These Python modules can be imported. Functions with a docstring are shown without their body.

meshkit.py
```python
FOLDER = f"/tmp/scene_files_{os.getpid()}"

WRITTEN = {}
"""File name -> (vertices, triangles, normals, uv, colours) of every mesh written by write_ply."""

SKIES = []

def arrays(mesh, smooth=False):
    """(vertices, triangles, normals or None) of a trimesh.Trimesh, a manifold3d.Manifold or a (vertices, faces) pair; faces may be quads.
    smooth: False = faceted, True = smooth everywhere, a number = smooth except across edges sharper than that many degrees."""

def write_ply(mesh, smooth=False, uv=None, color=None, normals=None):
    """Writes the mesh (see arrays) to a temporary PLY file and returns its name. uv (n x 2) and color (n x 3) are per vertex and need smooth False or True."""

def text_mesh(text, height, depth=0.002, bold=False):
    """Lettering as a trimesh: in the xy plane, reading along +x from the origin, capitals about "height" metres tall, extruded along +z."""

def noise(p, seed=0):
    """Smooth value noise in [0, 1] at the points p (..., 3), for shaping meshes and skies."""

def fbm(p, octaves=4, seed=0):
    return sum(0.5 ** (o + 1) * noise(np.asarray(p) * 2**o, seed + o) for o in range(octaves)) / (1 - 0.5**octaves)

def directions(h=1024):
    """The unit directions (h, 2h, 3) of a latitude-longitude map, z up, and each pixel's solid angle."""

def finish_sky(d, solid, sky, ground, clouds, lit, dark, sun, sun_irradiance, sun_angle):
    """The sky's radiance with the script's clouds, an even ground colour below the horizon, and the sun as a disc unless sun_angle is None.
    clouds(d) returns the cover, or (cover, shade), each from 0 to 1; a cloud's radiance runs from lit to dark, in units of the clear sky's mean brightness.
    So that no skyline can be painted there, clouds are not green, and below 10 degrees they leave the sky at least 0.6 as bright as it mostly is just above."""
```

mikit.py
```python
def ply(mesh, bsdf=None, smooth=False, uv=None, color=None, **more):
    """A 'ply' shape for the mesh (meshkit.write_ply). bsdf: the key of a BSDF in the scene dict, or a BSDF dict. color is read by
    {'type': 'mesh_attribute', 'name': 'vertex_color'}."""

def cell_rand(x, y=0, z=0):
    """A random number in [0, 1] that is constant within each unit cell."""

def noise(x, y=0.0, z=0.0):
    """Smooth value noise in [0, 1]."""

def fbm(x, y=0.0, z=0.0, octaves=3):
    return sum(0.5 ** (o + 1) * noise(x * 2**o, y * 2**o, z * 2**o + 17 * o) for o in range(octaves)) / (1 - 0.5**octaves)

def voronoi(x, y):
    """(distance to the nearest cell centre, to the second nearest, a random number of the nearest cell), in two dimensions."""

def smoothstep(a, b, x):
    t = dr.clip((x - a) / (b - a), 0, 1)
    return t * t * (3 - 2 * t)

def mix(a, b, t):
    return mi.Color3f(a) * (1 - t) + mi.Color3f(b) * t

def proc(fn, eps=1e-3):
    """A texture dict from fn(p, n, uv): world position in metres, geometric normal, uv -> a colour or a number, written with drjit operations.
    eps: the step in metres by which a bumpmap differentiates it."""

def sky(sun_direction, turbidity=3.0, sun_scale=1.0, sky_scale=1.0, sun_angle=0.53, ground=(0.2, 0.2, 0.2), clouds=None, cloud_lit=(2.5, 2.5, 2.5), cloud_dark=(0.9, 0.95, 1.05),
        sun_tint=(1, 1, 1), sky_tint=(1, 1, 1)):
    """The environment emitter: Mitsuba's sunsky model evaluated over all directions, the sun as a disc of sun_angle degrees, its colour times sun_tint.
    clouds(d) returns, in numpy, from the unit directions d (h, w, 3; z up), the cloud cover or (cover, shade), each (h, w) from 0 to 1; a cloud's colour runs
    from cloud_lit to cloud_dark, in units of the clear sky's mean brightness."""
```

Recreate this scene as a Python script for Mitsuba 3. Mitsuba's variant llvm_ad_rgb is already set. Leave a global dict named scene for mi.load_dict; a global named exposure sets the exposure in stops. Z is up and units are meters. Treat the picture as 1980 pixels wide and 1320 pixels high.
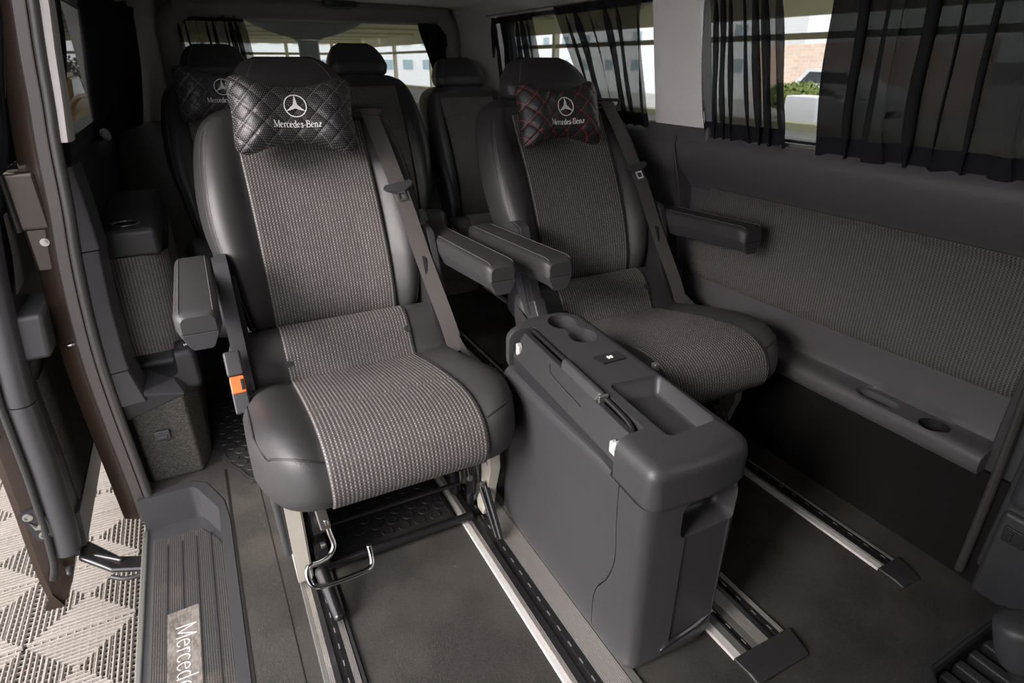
import math, random
import numpy as np, trimesh, manifold3d as m3
import drjit as dr, mitsuba as mi
import mikit, meshkit
from mikit import proc, noise, fbm, voronoi, cell_rand, smoothstep, mix
from shapely.geometry import Polygon, LineString, Point, box as sbox
from shapely import affinity, union_all

T = mi.ScalarTransform4f
scene, labels = {}, {}

# ------------------------------------------------------------------ camera, sky, exposure
PITCH, YAW = math.radians(25.153), math.radians(27.452)
EYE = (0.0, 0.0, 1.15)
AIM = [EYE[0] + math.sin(YAW) * math.cos(PITCH), EYE[1] + math.cos(YAW) * math.cos(PITCH), EYE[2] - math.sin(PITCH)]
scene['camera'] = {'type': 'thinlens', 'fov': 2 * math.degrees(math.atan(990 / 1150.0)), 'fov_axis': 'x',
                   'aperture_radius': 0.0016, 'focus_distance': 1.45, 'near_clip': 0.01, 'far_clip': 500.0,
                   'to_world': T().look_at(origin=list(EYE), target=AIM, up=[0, 0, 1])}
scene['sky'] = mikit.sky([-0.83, -0.30, 0.49], turbidity=4.0, sun_scale=0.14, sun_angle=26.0, sun_tint=(0.80, 0.94, 1.36), sky_scale=1.0, ground=(0.3, 0.3, 0.28),
                         clouds=lambda d: np.ones(d.shape[:2]), cloud_lit=(1.03, 0.98, 1.03), cloud_dark=(0.9, 0.92, 0.95))
exposure = 5.2

# ------------------------------------------------------------------ materials
def rgb(r, g=None, b=None):
    if g is None: g = b = r
    return {'type': 'rgb', 'value': [float(r), float(g), float(b)]}

def mat(key, d):
    scene['mat_' + key] = d
    return 'mat_' + key

def pr(color, rough=0.5, **k):
    c = color if isinstance(color, dict) else rgb(*color) if isinstance(color, (tuple, list)) else rgb(color)
    r = rough if isinstance(rough, dict) else float(rough)
    return {'type': 'principled', 'base_color': c, 'roughness': r, **k}

def two(d): return {'type': 'twosided', 'bsdf': d}

def bump(d, fn, scale, eps=4e-4):
    return {'type': 'bumpmap', 'arbitrary': proc(fn, eps), 'scale': float(scale), 'bsdf': d}

def f_grain(p, n, uv):                       # leather grain, about 1.6 mm cells
    return fbm(p.x * 760, p.y * 760, p.z * 760, octaves=2)
def f_pebble(p, n, uv):                      # moulded plastic
    return noise(p.x * 800, p.y * 800, p.z * 800)
def f_pile(p, n, uv):
    return fbm(p.x * 420, p.y * 420, p.z * 420, octaves=2)
def weave_fn(shine):
    def fn(p, n, uv):                        # rows of light dashes with small dark gaps between them; uv in metres
        u, v = uv.x / 0.0086, uv.y / 0.0075
        uu, vv = u - dr.floor(u), v - dr.floor(v)
        dash = smoothstep(0.17, 0.09, dr.abs(uu - 0.5)) * smoothstep(0.36, 0.26, dr.abs(vv - 0.5))
        u2 = u + 0.5
        uu2 = u2 - dr.floor(u2)
        hole = smoothstep(0.18, 0.09, dr.abs(uu2 - 0.5)) * smoothstep(0.30, 0.20, dr.abs(vv - 0.5))
        rnd = cell_rand(dr.floor(u), dr.floor(v))
        c = mix((0.078, 0.072, 0.068), (0.094, 0.087, 0.082), noise(p.x * 60, p.y * 60, p.z * 60))
        c = mix(c, (0.014, 0.013, 0.013), hole * 0.9)
        return mix(c, shine, dash * (0.45 + 0.55 * rnd))
    return fn
def f_carpet(p, n, uv):
    a = fbm(p.x * 9, p.y * 9, p.z * 9, octaves=4)
    b = noise(p.x * 500, p.y * 500, p.z * 500)
    c = mix((0.034, 0.032, 0.029), (0.064, 0.060, 0.054), smoothstep(0.3, 0.75, a) * 0.6 + b * 0.5)
    speck = smoothstep(0.97, 0.98, noise(p.x * 190 + 7, p.y * 190, p.z * 190))
    return mix(c, (0.22, 0.21, 0.19), speck * 0.25)
def f_carpet_wall(p, n, uv):
    b = fbm(p.x * 260, p.y * 260, p.z * 260, octaves=3)
    return mix((0.038, 0.036, 0.032), (0.080, 0.075, 0.067), smoothstep(0.25, 0.8, b))
def f_tread(p, n, uv):
    a = fbm(p.x * 14, p.y * 10, p.z * 10, octaves=4)
    return mix((0.055, 0.052, 0.048), (0.115, 0.095, 0.075), smoothstep(0.55, 0.85, a))
def f_tile(p, n, uv):
    a = fbm(p.x * 7, p.y * 7, 0.0, octaves=4)
    b = noise(p.x * 150, p.y * 150, p.z * 150)
    return mix((0.25, 0.23, 0.20), (0.38, 0.355, 0.315), 0.6 * a + 0.4 * b)
def f_plate(p, n, uv):
    a = fbm(p.x * 30, p.y * 18, 3.0, octaves=4)
    s = noise(p.x * 40 + p.y * 130, p.y * 20 - p.x * 300, 1.0)
    return mix((0.11, 0.095, 0.078), (0.27, 0.25, 0.225), smoothstep(0.25, 0.8, 0.7 * a + 0.3 * s))
def f_facade(p, n, uv):
    a = fbm(p.x * 0.15, p.y * 0.15, p.z * 0.3, octaves=3)
    jx = p.y / 0.6; jz = p.z / 0.3
    g = smoothstep(0.06, 0.03, jz - dr.floor(jz)) * 0.3
    return mix(mix((0.80, 0.82, 0.84), (0.86, 0.86, 0.86), a), (0.55, 0.56, 0.58), g)
def f_brick(p, n, uv):
    r = p.z / 0.14
    row = dr.floor(r)
    c = p.y / 0.42 + 0.5 * (row - 2 * dr.floor(row / 2))
    m = dr.maximum(smoothstep(0.1, 0.04, r - row), smoothstep(0.06, 0.03, c - dr.floor(c)))
    rnd = cell_rand(row, dr.floor(c))
    return mix(mix((0.66, 0.40, 0.27), (0.78, 0.56, 0.42), rnd), (0.85, 0.83, 0.80), dr.maximum(m, 0.25))
def f_leaf(p, n, uv):
    return mix((0.06, 0.11, 0.03), (0.22, 0.27, 0.07), fbm(p.x * 3, p.y * 3, p.z * 3, octaves=2))
def f_asphalt(p, n, uv):
    return mix((0.24, 0.24, 0.23), (0.33, 0.33, 0.32), fbm(p.x * 2, p.y * 2, 0.0, octaves=4))
def f_slat(p, n, uv):
    return mix((0.70, 0.66, 0.47), (0.80, 0.77, 0.58), fbm(p.x * 0.7, p.y * 0.7, 1.0, octaves=3))

def pillow_fn(thread):
    def fn(p, n, uv):
        # two diagonal families of stitch lines and a grid of punched dots; uv in metres, centred
        a, b = (uv.x + uv.y) / 0.052, (uv.x - uv.y) / 0.052
        da = dr.abs(a - dr.round(a)) * 0.052 * 0.707
        db = dr.abs(b - dr.round(b)) * 0.052 * 0.707
        dash_a = smoothstep(0.30, 0.36, dr.abs(b * 11 - dr.round(b * 11)))
        dash_b = smoothstep(0.30, 0.36, dr.abs(a * 11 - dr.round(a * 11)))
        line = dr.maximum(smoothstep(0.0010, 0.0006, da) * (1 - dash_a), smoothstep(0.0010, 0.0006, db) * (1 - dash_b))
        gx, gy = uv.x / 0.0052, uv.y / 0.0052
        ox = gx + 0.5 * (dr.floor(gy) - 2 * dr.floor(dr.floor(gy) / 2))
        hx, hy = ox - dr.floor(ox) - 0.5, gy - dr.floor(gy) - 0.5
        dot = smoothstep(0.26, 0.18, dr.sqrt(hx * hx + hy * hy))
        c = mix((0.020, 0.019, 0.020), thread[0], dot * thread[2])
        return mix(c, thread[1], line)
    return fn

mat('leather', two(bump(pr((0.037, 0.0355, 0.036), 0.43, specular=0.55), f_grain, 0.0005)))
mat('leather_dark', two(bump(pr((0.020, 0.020, 0.021), 0.45, specular=0.5), f_grain, 0.0004)))
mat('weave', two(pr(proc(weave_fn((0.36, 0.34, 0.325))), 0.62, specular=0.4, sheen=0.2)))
mat('weave_shaded', two(pr(proc(weave_fn((0.19, 0.18, 0.17))), 0.62, specular=0.4, sheen=0.2)))  # same weave with dimmer dashes, for panels in weaker light
mat('plastic', two(bump(pr((0.042, 0.042, 0.045), 0.42, specular=0.5), f_pebble, 0.00025)))
mat('plastic_dark', two(bump(pr((0.022, 0.022, 0.024), 0.45, specular=0.5), f_pebble, 0.0002)))
mat('plastic_light', two(bump(pr((0.16, 0.17, 0.17), 0.6), f_pebble, 0.00008)))
mat('wall_plastic', two(bump(pr((0.088, 0.084, 0.088), 0.48, specular=0.45), f_pebble, 0.00030)))
mat('beige', two(bump(pr((0.46, 0.44, 0.37), 0.5), f_pebble, 0.00006)))
mat('carpet', two(bump(pr(proc(f_carpet), 0.95, specular=0.1), f_pile, 0.0009)))
mat('carpet_wall', two(bump(pr(proc(f_carpet_wall), 0.95, specular=0.1), f_pile, 0.0010)))
mat('carpet_dark_shaded', two(bump(pr((0.012, 0.0115, 0.011), 0.95, specular=0.1), f_pile, 0.0010)))  # dark wall carpet, made darker partly for the shade on the right
mat('rubber', two(pr((0.030, 0.029, 0.029), 0.38, specular=0.5)))
mat('seal', two(pr((0.050, 0.046, 0.045), 0.36, specular=0.5)))
mat('tread', two(pr(proc(f_tread), 0.5)))
mat('black_metal', two(pr((0.012, 0.011, 0.012), 0.22, specular=0.6, clearcoat=0.5)))
mat('slot', two(pr((0.012, 0.011, 0.010), 0.45)))
mat('alu', two(pr((0.74, 0.72, 0.69), 0.30, metallic=0.85)))
mat('alu_white', two(pr((0.74, 0.72, 0.69), 0.45, metallic=0.3)))
mat('alu_dull', two(pr((0.20, 0.20, 0.18), 0.45, metallic=0.5)))
mat('chrome', two(pr((0.80, 0.79, 0.78), 0.10, metallic=1.0)))
mat('steel', two(pr((0.38, 0.37, 0.34), 0.28, metallic=0.9)))
mat('plate', two(pr(proc(f_plate), 0.45, metallic=0.25)))
mat('paint', two(pr((0.034, 0.021, 0.014), 0.28, metallic=0.4, clearcoat=0.8, clearcoat_gloss=0.9)))
mat('paint_jamb', two(pr((0.060, 0.052, 0.047), 0.35, clearcoat=0.4)))
mat('belt', two(bump(pr((0.075, 0.068, 0.064), 0.6), f_pile, 0.0002)))
mat('orange', two(pr((0.85, 0.16, 0.04), 0.4)))
mat('white_mark', two(pr((0.85, 0.84, 0.83), 0.5)))
mat('pale_plastic', two(pr((0.42, 0.42, 0.40), 0.5)))
mat('thread_grey', two(pr((0.13, 0.12, 0.115), 0.6)))
mat('headliner', two(pr((0.46, 0.445, 0.415), 0.9)))
mat('trim_lit', two(pr((0.84, 0.82, 0.79), 0.8)))  # pillar trim plastic, lightened for the light falling on it
mat('trim_shaded', two(pr((0.40, 0.385, 0.365), 0.8)))  # darker copy of the same trim plastic, for pillars in shade
mat('trim_frame', two(pr((0.20, 0.195, 0.185), 0.6)))
mat('pillow_silver', two(pr(proc(pillow_fn(((0.30, 0.28, 0.28), (0.20, 0.18, 0.18), 0.55))), 0.42, specular=0.5)))
mat('pillow_red', two(pr(proc(pillow_fn(((0.12, 0.10, 0.10), (0.50, 0.04, 0.04), 0.4))), 0.42, specular=0.5)))
mat('curtain', {'type': 'blendbsdf', 'weight': 0.20, 'bsdf_0': two({'type': 'diffuse', 'reflectance': rgb(0.022, 0.022, 0.025)}),
                'bsdf_1': {'type': 'thindielectric', 'int_ior': 1.02}})
mat('curtain_dense', {'type': 'blendbsdf', 'weight': 0.022, 'bsdf_0': two({'type': 'diffuse', 'reflectance': rgb(0.024, 0.025, 0.026)}),
                'bsdf_1': {'type': 'thindielectric', 'int_ior': 1.02}})
mat('curtain_hem', two({'type': 'diffuse', 'reflectance': rgb(0.020, 0.020, 0.023)}))
mat('glass', {'type': 'thindielectric', 'int_ior': 1.5, 'specular_transmittance': rgb(0.34, 0.37, 0.36)})
mat('glass_clear', {'type': 'thindielectric', 'int_ior': 1.5, 'specular_transmittance': rgb(0.92, 0.94, 0.93)})
mat('smoked', {'type': 'blendbsdf', 'weight': 0.12, 'bsdf_0': two(pr((0.05, 0.055, 0.055), 0.3)), 'bsdf_1': {'type': 'thindielectric', 'int_ior': 1.3}})
mat('tile', two(pr(proc(f_tile), 0.6)))
mat('tile_base', two(pr((0.035, 0.032, 0.028), 0.8)))
mat('asphalt', two(pr(proc(f_asphalt), 0.9)))
mat('slat', two(pr(proc(f_slat), 0.7)))
mat('beam', two(pr((0.42, 0.40, 0.26), 0.7)))
mat('facade', two(pr(proc(f_facade), 0.8)))
mat('brick', two(pr(proc(f_brick), 0.9)))
mat('window_far', two(pr((0.35, 0.45, 0.50), 0.15)))
mat('leaf', two(pr(proc(f_leaf), 0.8)))
mat('bark', two(pr((0.12, 0.09, 0.06), 0.9)))
mat('car_white', two(pr((0.75, 0.76, 0.78), 0.3, clearcoat=0.6)))
mat('car_yellow', two(pr((0.75, 0.42, 0.05), 0.3, clearcoat=0.6)))
mat('car_glass', two(pr((0.04, 0.05, 0.06), 0.1)))
mat('tyre', two(pr((0.03, 0.03, 0.03), 0.8)))
mat('lamp_blue', two(pr((0.05, 0.16, 0.38), 0.4)))
mat('post_dark', two(pr((0.06, 0.065, 0.06), 0.5)))

# ------------------------------------------------------------------ mesh helpers
def crom(pts, n, closed=False):
    """n points of a centripetal-ish Catmull-Rom curve through pts, evenly spaced along it."""
    P = np.asarray(pts, float)
    k = len(P)
    out = []
    segs = k if closed else k - 1
    for i in range(segs):
        if closed: a, b, c, d = P[(i - 1) % k], P[i], P[(i + 1) % k], P[(i + 2) % k]
        else:
            b, c = P[i], P[i + 1]
            a = P[i - 1] if i > 0 else 2 * b - c
            d = P[i + 2] if i + 2 < k else 2 * c - b
        t = np.linspace(0, 1, 24, endpoint=False)[:, None]
        out.append(0.5 * (2 * b + (c - a) * t + (2 * a - 5 * b + 4 * c - d) * t ** 2 + (3 * b - a - 3 * c + d) * t ** 3))
    Q = np.vstack(out + [P[:1] if closed else P[-1:]])
    s = np.concatenate([[0], np.cumsum(np.linalg.norm(np.diff(Q, axis=0), axis=1))])
    u = np.linspace(0, s[-1], n + 1)[:-1] if closed else np.linspace(0, s[-1], n)
    return np.stack([np.interp(u, s, Q[:, j]) for j in range(P.shape[1])], 1)

def loft(rings, closed=True, caps=True, uv=None):
    """Mesh through a list of rings (m x 3). Returns (mesh, uv)."""
    R = np.asarray(rings, float)
    k, m = R.shape[:2]
    v = R.reshape(-1, 3)
    j = np.arange(m if closed else m - 1)
    f = []
    for i in range(k - 1):
        a, b = i * m + j, i * m + (j + 1) % m
        c, d = (i + 1) * m + (j + 1) % m, (i + 1) * m + j
        f += [np.stack([a, b, c], 1), np.stack([a, c, d], 1)]
    n = len(v)
    if caps and closed:
        v = np.vstack([v, R[0].mean(0), R[-1].mean(0)])
        f += [np.stack([np.full(m, n), (j + 1) % m, j], 1), np.stack([np.full(m, n + 1), (k - 1) * m + j, (k - 1) * m + (j + 1) % m], 1)]
    mesh = trimesh.Trimesh(v, np.vstack(f), process=False)
    return mesh

def outward(mesh):
    if mesh.volume < 0: mesh.invert()
    return mesh

def box(x0, x1, y0, y1, z0, z1):
    m = trimesh.creation.box((x1 - x0, y1 - y0, z1 - z0))
    m.apply_translation(((x0 + x1) / 2, (y0 + y1) / 2, (z0 + z1) / 2))
    return m

def man2tri(M):
    m = M.to_mesh()
    return trimesh.Trimesh(np.array(m.vert_properties[:, :3]), np.array(m.tri_verts), process=False)

def tri2man(t):
    t = trimesh.Trimesh(t.vertices, t.faces, process=True)
    return m3.Manifold(m3.Mesh(np.asarray(t.vertices, np.float32), np.asarray(t.faces, np.uint32)))

def rbox_m(x0, x1, y0, y1, z0, z1, r=0.01, seg=16):
    s = m3.Manifold.sphere(r, seg)
    return m3.Manifold.batch_hull([s.translate((x, y, z)) for x in (x0 + r, x1 - r) for y in (y0 + r, y1 - r) for z in (z0 + r, z1 - r)])

def rbox(*a, **k): return man2tri(rbox_m(*a, **k))

def hull_pts(spec, seg=16):
    """Hull of spheres (x, y, z, r)."""
    return m3.Manifold.batch_hull([m3.Manifold.sphere(r, seg).translate((x, y, z)) for x, y, z, r in spec])

def tube(path, r, sides=10, closed=False, caps=True):
    p = np.asarray(path, float)
    if closed: t = np.roll(p, -1, 0) - np.roll(p, 1, 0)
    else: t = np.gradient(p, axis=0)
    t /= np.linalg.norm(t, axis=1, keepdims=True) + 1e-12
    a = np.cross(t[0], [0, 0, 1.0] if abs(t[0][2]) < 0.9 else [1.0, 0, 0]); a /= np.linalg.norm(a)
    rr = np.broadcast_to(r, (len(p),))
    ang = np.arange(sides) * 2 * math.pi / sides
    rings = []
    for i in range(len(p)):
        a = a - t[i] * (a @ t[i]); a /= np.linalg.norm(a)
        b = np.cross(t[i], a)
        rings.append(p[i] + rr[i] * (np.cos(ang)[:, None] * a + np.sin(ang)[:, None] * b))
    if closed:
        return outward(loft(rings + [rings[0]], caps=False))
    return outward(loft(rings, caps=caps))

def extr(poly, d, bevel=0.0, z0=0.0):
    """Extrude a shapely polygon along +z by d, optionally with a chamfer on the top edge."""
    polys = getattr(poly, 'geoms', [poly])
    out = []
    for g in polys:
        if g.is_empty: continue
        if bevel <= 0:
            m = trimesh.creation.extrude_polygon(g, d, engine='earcut')
        else:
            a = m3.CrossSection([np.asarray(g.exterior.coords)[:-1]] + [np.asarray(i.coords)[:-1] for i in g.interiors], m3.FillRule.EvenOdd)
            lo = a.extrude(d - bevel)
            hi = a.offset(-bevel, m3.JoinType.Miter).extrude(bevel).translate((0, 0, d - bevel))
            m = man2tri(lo + hi)
        m.apply_translation((0, 0, z0))
        out.append(m)
    return trimesh.util.concatenate(out)

def orient(m, ex, ey, ez, o=(0, 0, 0)):
    """Map the mesh's own axes onto the directions ex, ey, ez and move it to o."""
    M = np.eye(4)
    M[:3, 0], M[:3, 1], M[:3, 2], M[:3, 3] = ex, ey, ez, o
    m = m.copy(); m.apply_transform(M)
    if np.linalg.det(M[:3, :3]) < 0: m.invert()
    return m

def xz(m, y=0.0):      # a flat drawing (x, y) -> (x, z), its thickness towards the viewer (-y)
    return orient(m, (1, 0, 0), (0, 0, 1), (0, -1, 0), (0, y, 0))
def yz(m, x=0.0):      # a drawing (y, z) extruded along +x from x
    return orient(m, (0, 1, 0), (0, 0, 1), (1, 0, 0), (x, 0, 0))

def cat(ms): return trimesh.util.concatenate([man2tri(x) if hasattr(x, 'to_mesh') else x for x in ms])

def numbered(key):
    if key not in scene and not any(k.startswith(key + '__') for k in scene): return key
    i = 1
    while f'{key}_{i:03d}' in scene or any(k.startswith(f'{key}_{i:03d}__') for k in scene): i += 1
    return f'{key}_{i:03d}'

def put(key, mesh, m, smooth=30, uv=None, label=None, category=None, group=None, kind=None, at=None, color=None):
    """One entry of the scene; a repeat takes the next number."""
    key = numbered(key)
    if hasattr(mesh, 'to_mesh'): mesh = man2tri(mesh)
    d = mesh if isinstance(mesh, dict) else mikit.ply(mesh, 'mat_' + m, smooth=smooth, uv=uv)
    if at is not None: d = {**d, 'to_world': at}
    scene[key] = d
    tag(key, label, category, group, kind)
    return key

def tag(key, label=None, category=None, group=None, kind=None):
    d = {k: v for k, v in dict(label=label, category=category, group=group, kind=kind).items() if v}
    if d: labels.setdefault(key, {}).update(d)
    return key

def struct(key, mesh, m, label=None, **k):
    return put(key, mesh, m, kind='structure' if '__' not in key else None, label=label, **k)

def profile_y(pts, y0, y1, closed=False, n=2):
    """A polyline in (x, z) swept along y."""
    P = np.asarray(pts, float)
    rings = [np.stack([P[:, 0], np.full(len(P), y), P[:, 1]], 1) for y in np.linspace(y0, y1, n)]
    return loft(rings, closed=closed, caps=closed)
# ------------------------------------------------------------------ the van's shell (x across, y to the rear, z up, floor at 0)
STEP_R = Polygon([(1.095, 0.28), (1.105, 0.322), (1.150, 0.352), (1.30, 0.358), (1.49, 0.358), (1.49, -0.3), (1.06, -0.3), (1.06, 0.10)])
floor = cat([extr(sbox(-0.095, -0.6, 1.52, 3.12).difference(STEP_R), 0.03, 0, -0.03), box(-0.33, -0.095, 1.76, 3.12, -0.03, 0.0)])
floor = cat([floor, extr(sbox(-0.33, 1.45, -0.095, 1.77).difference(Polygon([(-0.4, 0.2), (-0.098, 0.2), (-0.098, 1.50), (-0.108, 1.60), (-0.150, 1.71), (-0.190, 1.74), (-0.4, 1.745)])), 0.03, 0, -0.03)])
struct('floor', floor, 'carpet', 'dark brown-grey carpeted van floor with aluminium seat rails')
put('floor__carpet_edge', cat([box(-0.100, -0.094, 0.3, 1.75, -0.028, 0.0015), tube([(0.005, 0.35, 0.0005), (-0.012, 1.62, 0.0005)], 0.0012, 6)]), 'slot')

# --- ceiling with rounded sides
cx = [(-0.23, 1.30), (-0.20, 1.335), (-0.14, 1.365), (-0.02, 1.385), (0.65, 1.395), (1.22, 1.385), (1.32, 1.368), (1.385, 1.34), (1.40, 1.325),
      (1.42, 1.36), (1.30, 1.42), (0.65, 1.44), (-0.10, 1.42), (-0.25, 1.36)]
struct('ceiling', profile_y(crom(cx, 60, True), -0.9, 3.16, True), 'headliner', 'grey fabric headliner over the cabin', smooth=40)
dome = outward(loft([np.stack([0.71 + 0.075 * s * np.cos(np.linspace(0, 2 * np.pi, 33)[:-1]), 3.02 + 0.03 * s * np.sin(np.linspace(0, 2 * np.pi, 33)[:-1]), np.full(32, z)], 1)
                     for s, z in ((1.0, 1.392), (1.0, 1.376), (0.9, 1.370), (0.6, 1.366))]))
put('ceiling__reading_lamp', dome, 'plastic_dark', smooth=40, label='dark oval lamp recess in the rear headliner')

# --- right side: upper panel, woven panel, ledge, carpeted lower wall
def wall_profile(y0, y1):
    return [(1.475, 0.940), (1.462, 0.935), (1.452, 0.918), (1.450, 0.895), (1.462, 0.86), (1.488, 0.82), (1.522, 0.785), (1.535, 0.765), (1.55, 0.74), (1.556, 0.60), (1.556, 0.45)]
up = crom(wall_profile(0, 0), 40)
back = np.array([(1.60, 0.45), (1.60, 0.94)])
struct('wall_right', profile_y(np.vstack([up, back]), -0.6, 1.62, True), 'wall_plastic', 'dark grey plastic side panel below the curtained windows', smooth=30)

def fabric_panel():
    # the woven panel: rounded outline in (y, z), laid just proud of the panel, bulging a little
    o = Polygon([(1.50, 0.766), (0.465, 0.775), (0.468, 0.70), (0.478, 0.56), (0.51, 0.455), (0.80, 0.450), (1.20, 0.445), (1.565, 0.445), (1.575, 0.47), (1.53, 0.72)]).buffer(-0.03).buffer(0.03)
    nx, nz = 160, 36
    pts, keep = [], []
    ys = np.linspace(0.46, 1.58, nx)
    zs = np.linspace(0.44, 0.78, nz)
    # warp the grid rows to the outline column by column
    v, uv = [], []
    for y in ys:
        c = o.intersection(LineString([(y, 0.3), (y, 0.9)]))
        if c.is_empty or c.length < 1e-4:
            yy = min(max(y, o.bounds[0] + 1e-4), o.bounds[2] - 1e-4); c = o.intersection(LineString([(yy, 0.3), (yy, 0.9)])); y = yy
        lo, hi = c.bounds[1], c.bounds[3]
        for t in np.linspace(0, 1, nz):
            z = lo + (hi - lo) * t
            e = min(t, 1 - t) * (hi - lo)
            ed = min(e, y - o.bounds[0], o.bounds[2] - y)
            x = np.interp(z, up[::-1, 1], up[::-1, 0]) - 0.004 - 0.010 * (1 - math.exp(-max(ed, 0) / 0.012))
            v.append((x, y, z)); uv.append((y, z))
    v = np.array(v); i, j = np.meshgrid(np.arange(nx - 1), np.arange(nz - 1), indexing='ij')
    q = np.stack([i * nz + j, (i + 1) * nz + j, (i + 1) * nz + j + 1, i * nz + j + 1], -1).reshape(-1, 4)
    return trimesh.Trimesh(v, np.vstack([q[:, [0, 1, 2]], q[:, [0, 2, 3]]]), process=False), np.array(uv)
fm, fuv = fabric_panel()
put('wall_right__woven_panel', fm, 'weave_shaded', smooth=True, uv=fuv, label='woven grey fabric inset panel')

# ledge with a pocket and a cup holder
lp = crom([(1.556, 0.452), (1.554, 0.40), (1.548, 0.350), (1.535, 0.340), (1.50, 0.340), (1.475, 0.338), (1.462, 0.325), (1.462, 0.300), (1.470, 0.285)], 40)
led = tri2man(outward(profile_y(np.vstack([lp, [(1.60, 0.285), (1.60, 0.452)]]), 0.495, 1.60, True)))
pocket = m3.Manifold.batch_hull([m3.Manifold.cylinder(0.2, 0.022, 0.022, 24).translate((1.506, y, 0.300)) for y in (0.735, 0.80)])
cup = m3.Manifold.cylinder(0.2, 0.034, 0.038, 40).translate((1.507, 0.625, 0.29))
slot2 = m3.Manifold.batch_hull([m3.Manifold.cylinder(0.2, 0.040, 0.040, 32).translate((1.510, y, 0.334)) for y in (0.622, 0.79)])
led = led - pocket - cup - slot2
put('wall_right__ledge', led, 'wall_plastic', smooth=35, label='plastic ledge with a pocket and a cup holder')
put('wall_right__ledge__cup_holder', man2tri(m3.Manifold.cylinder(0.045, 0.036, 0.036, 40).translate((1.507, 0.625, 0.288)) - m3.Manifold.cylinder(0.05, 0.0335, 0.0335, 40).translate((1.507, 0.625, 0.291))), 'plastic_dark', label='round cup holder')
put('wall_right__ledge__pocket_floor', box(1.47, 1.56, 0.70, 0.84, 0.286, 0.291), 'plastic_dark')
put('wall_right__lower_carpet', profile_y([(1.490, 0.29), (1.492, 0.20), (1.495, 0.02), (1.485, 0.0), (1.55, 0.0), (1.55, 0.29)], 0.42, 3.1, True), 'carpet_dark_shaded', label='dark carpeted lower side wall, partly darkened for shade')

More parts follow.
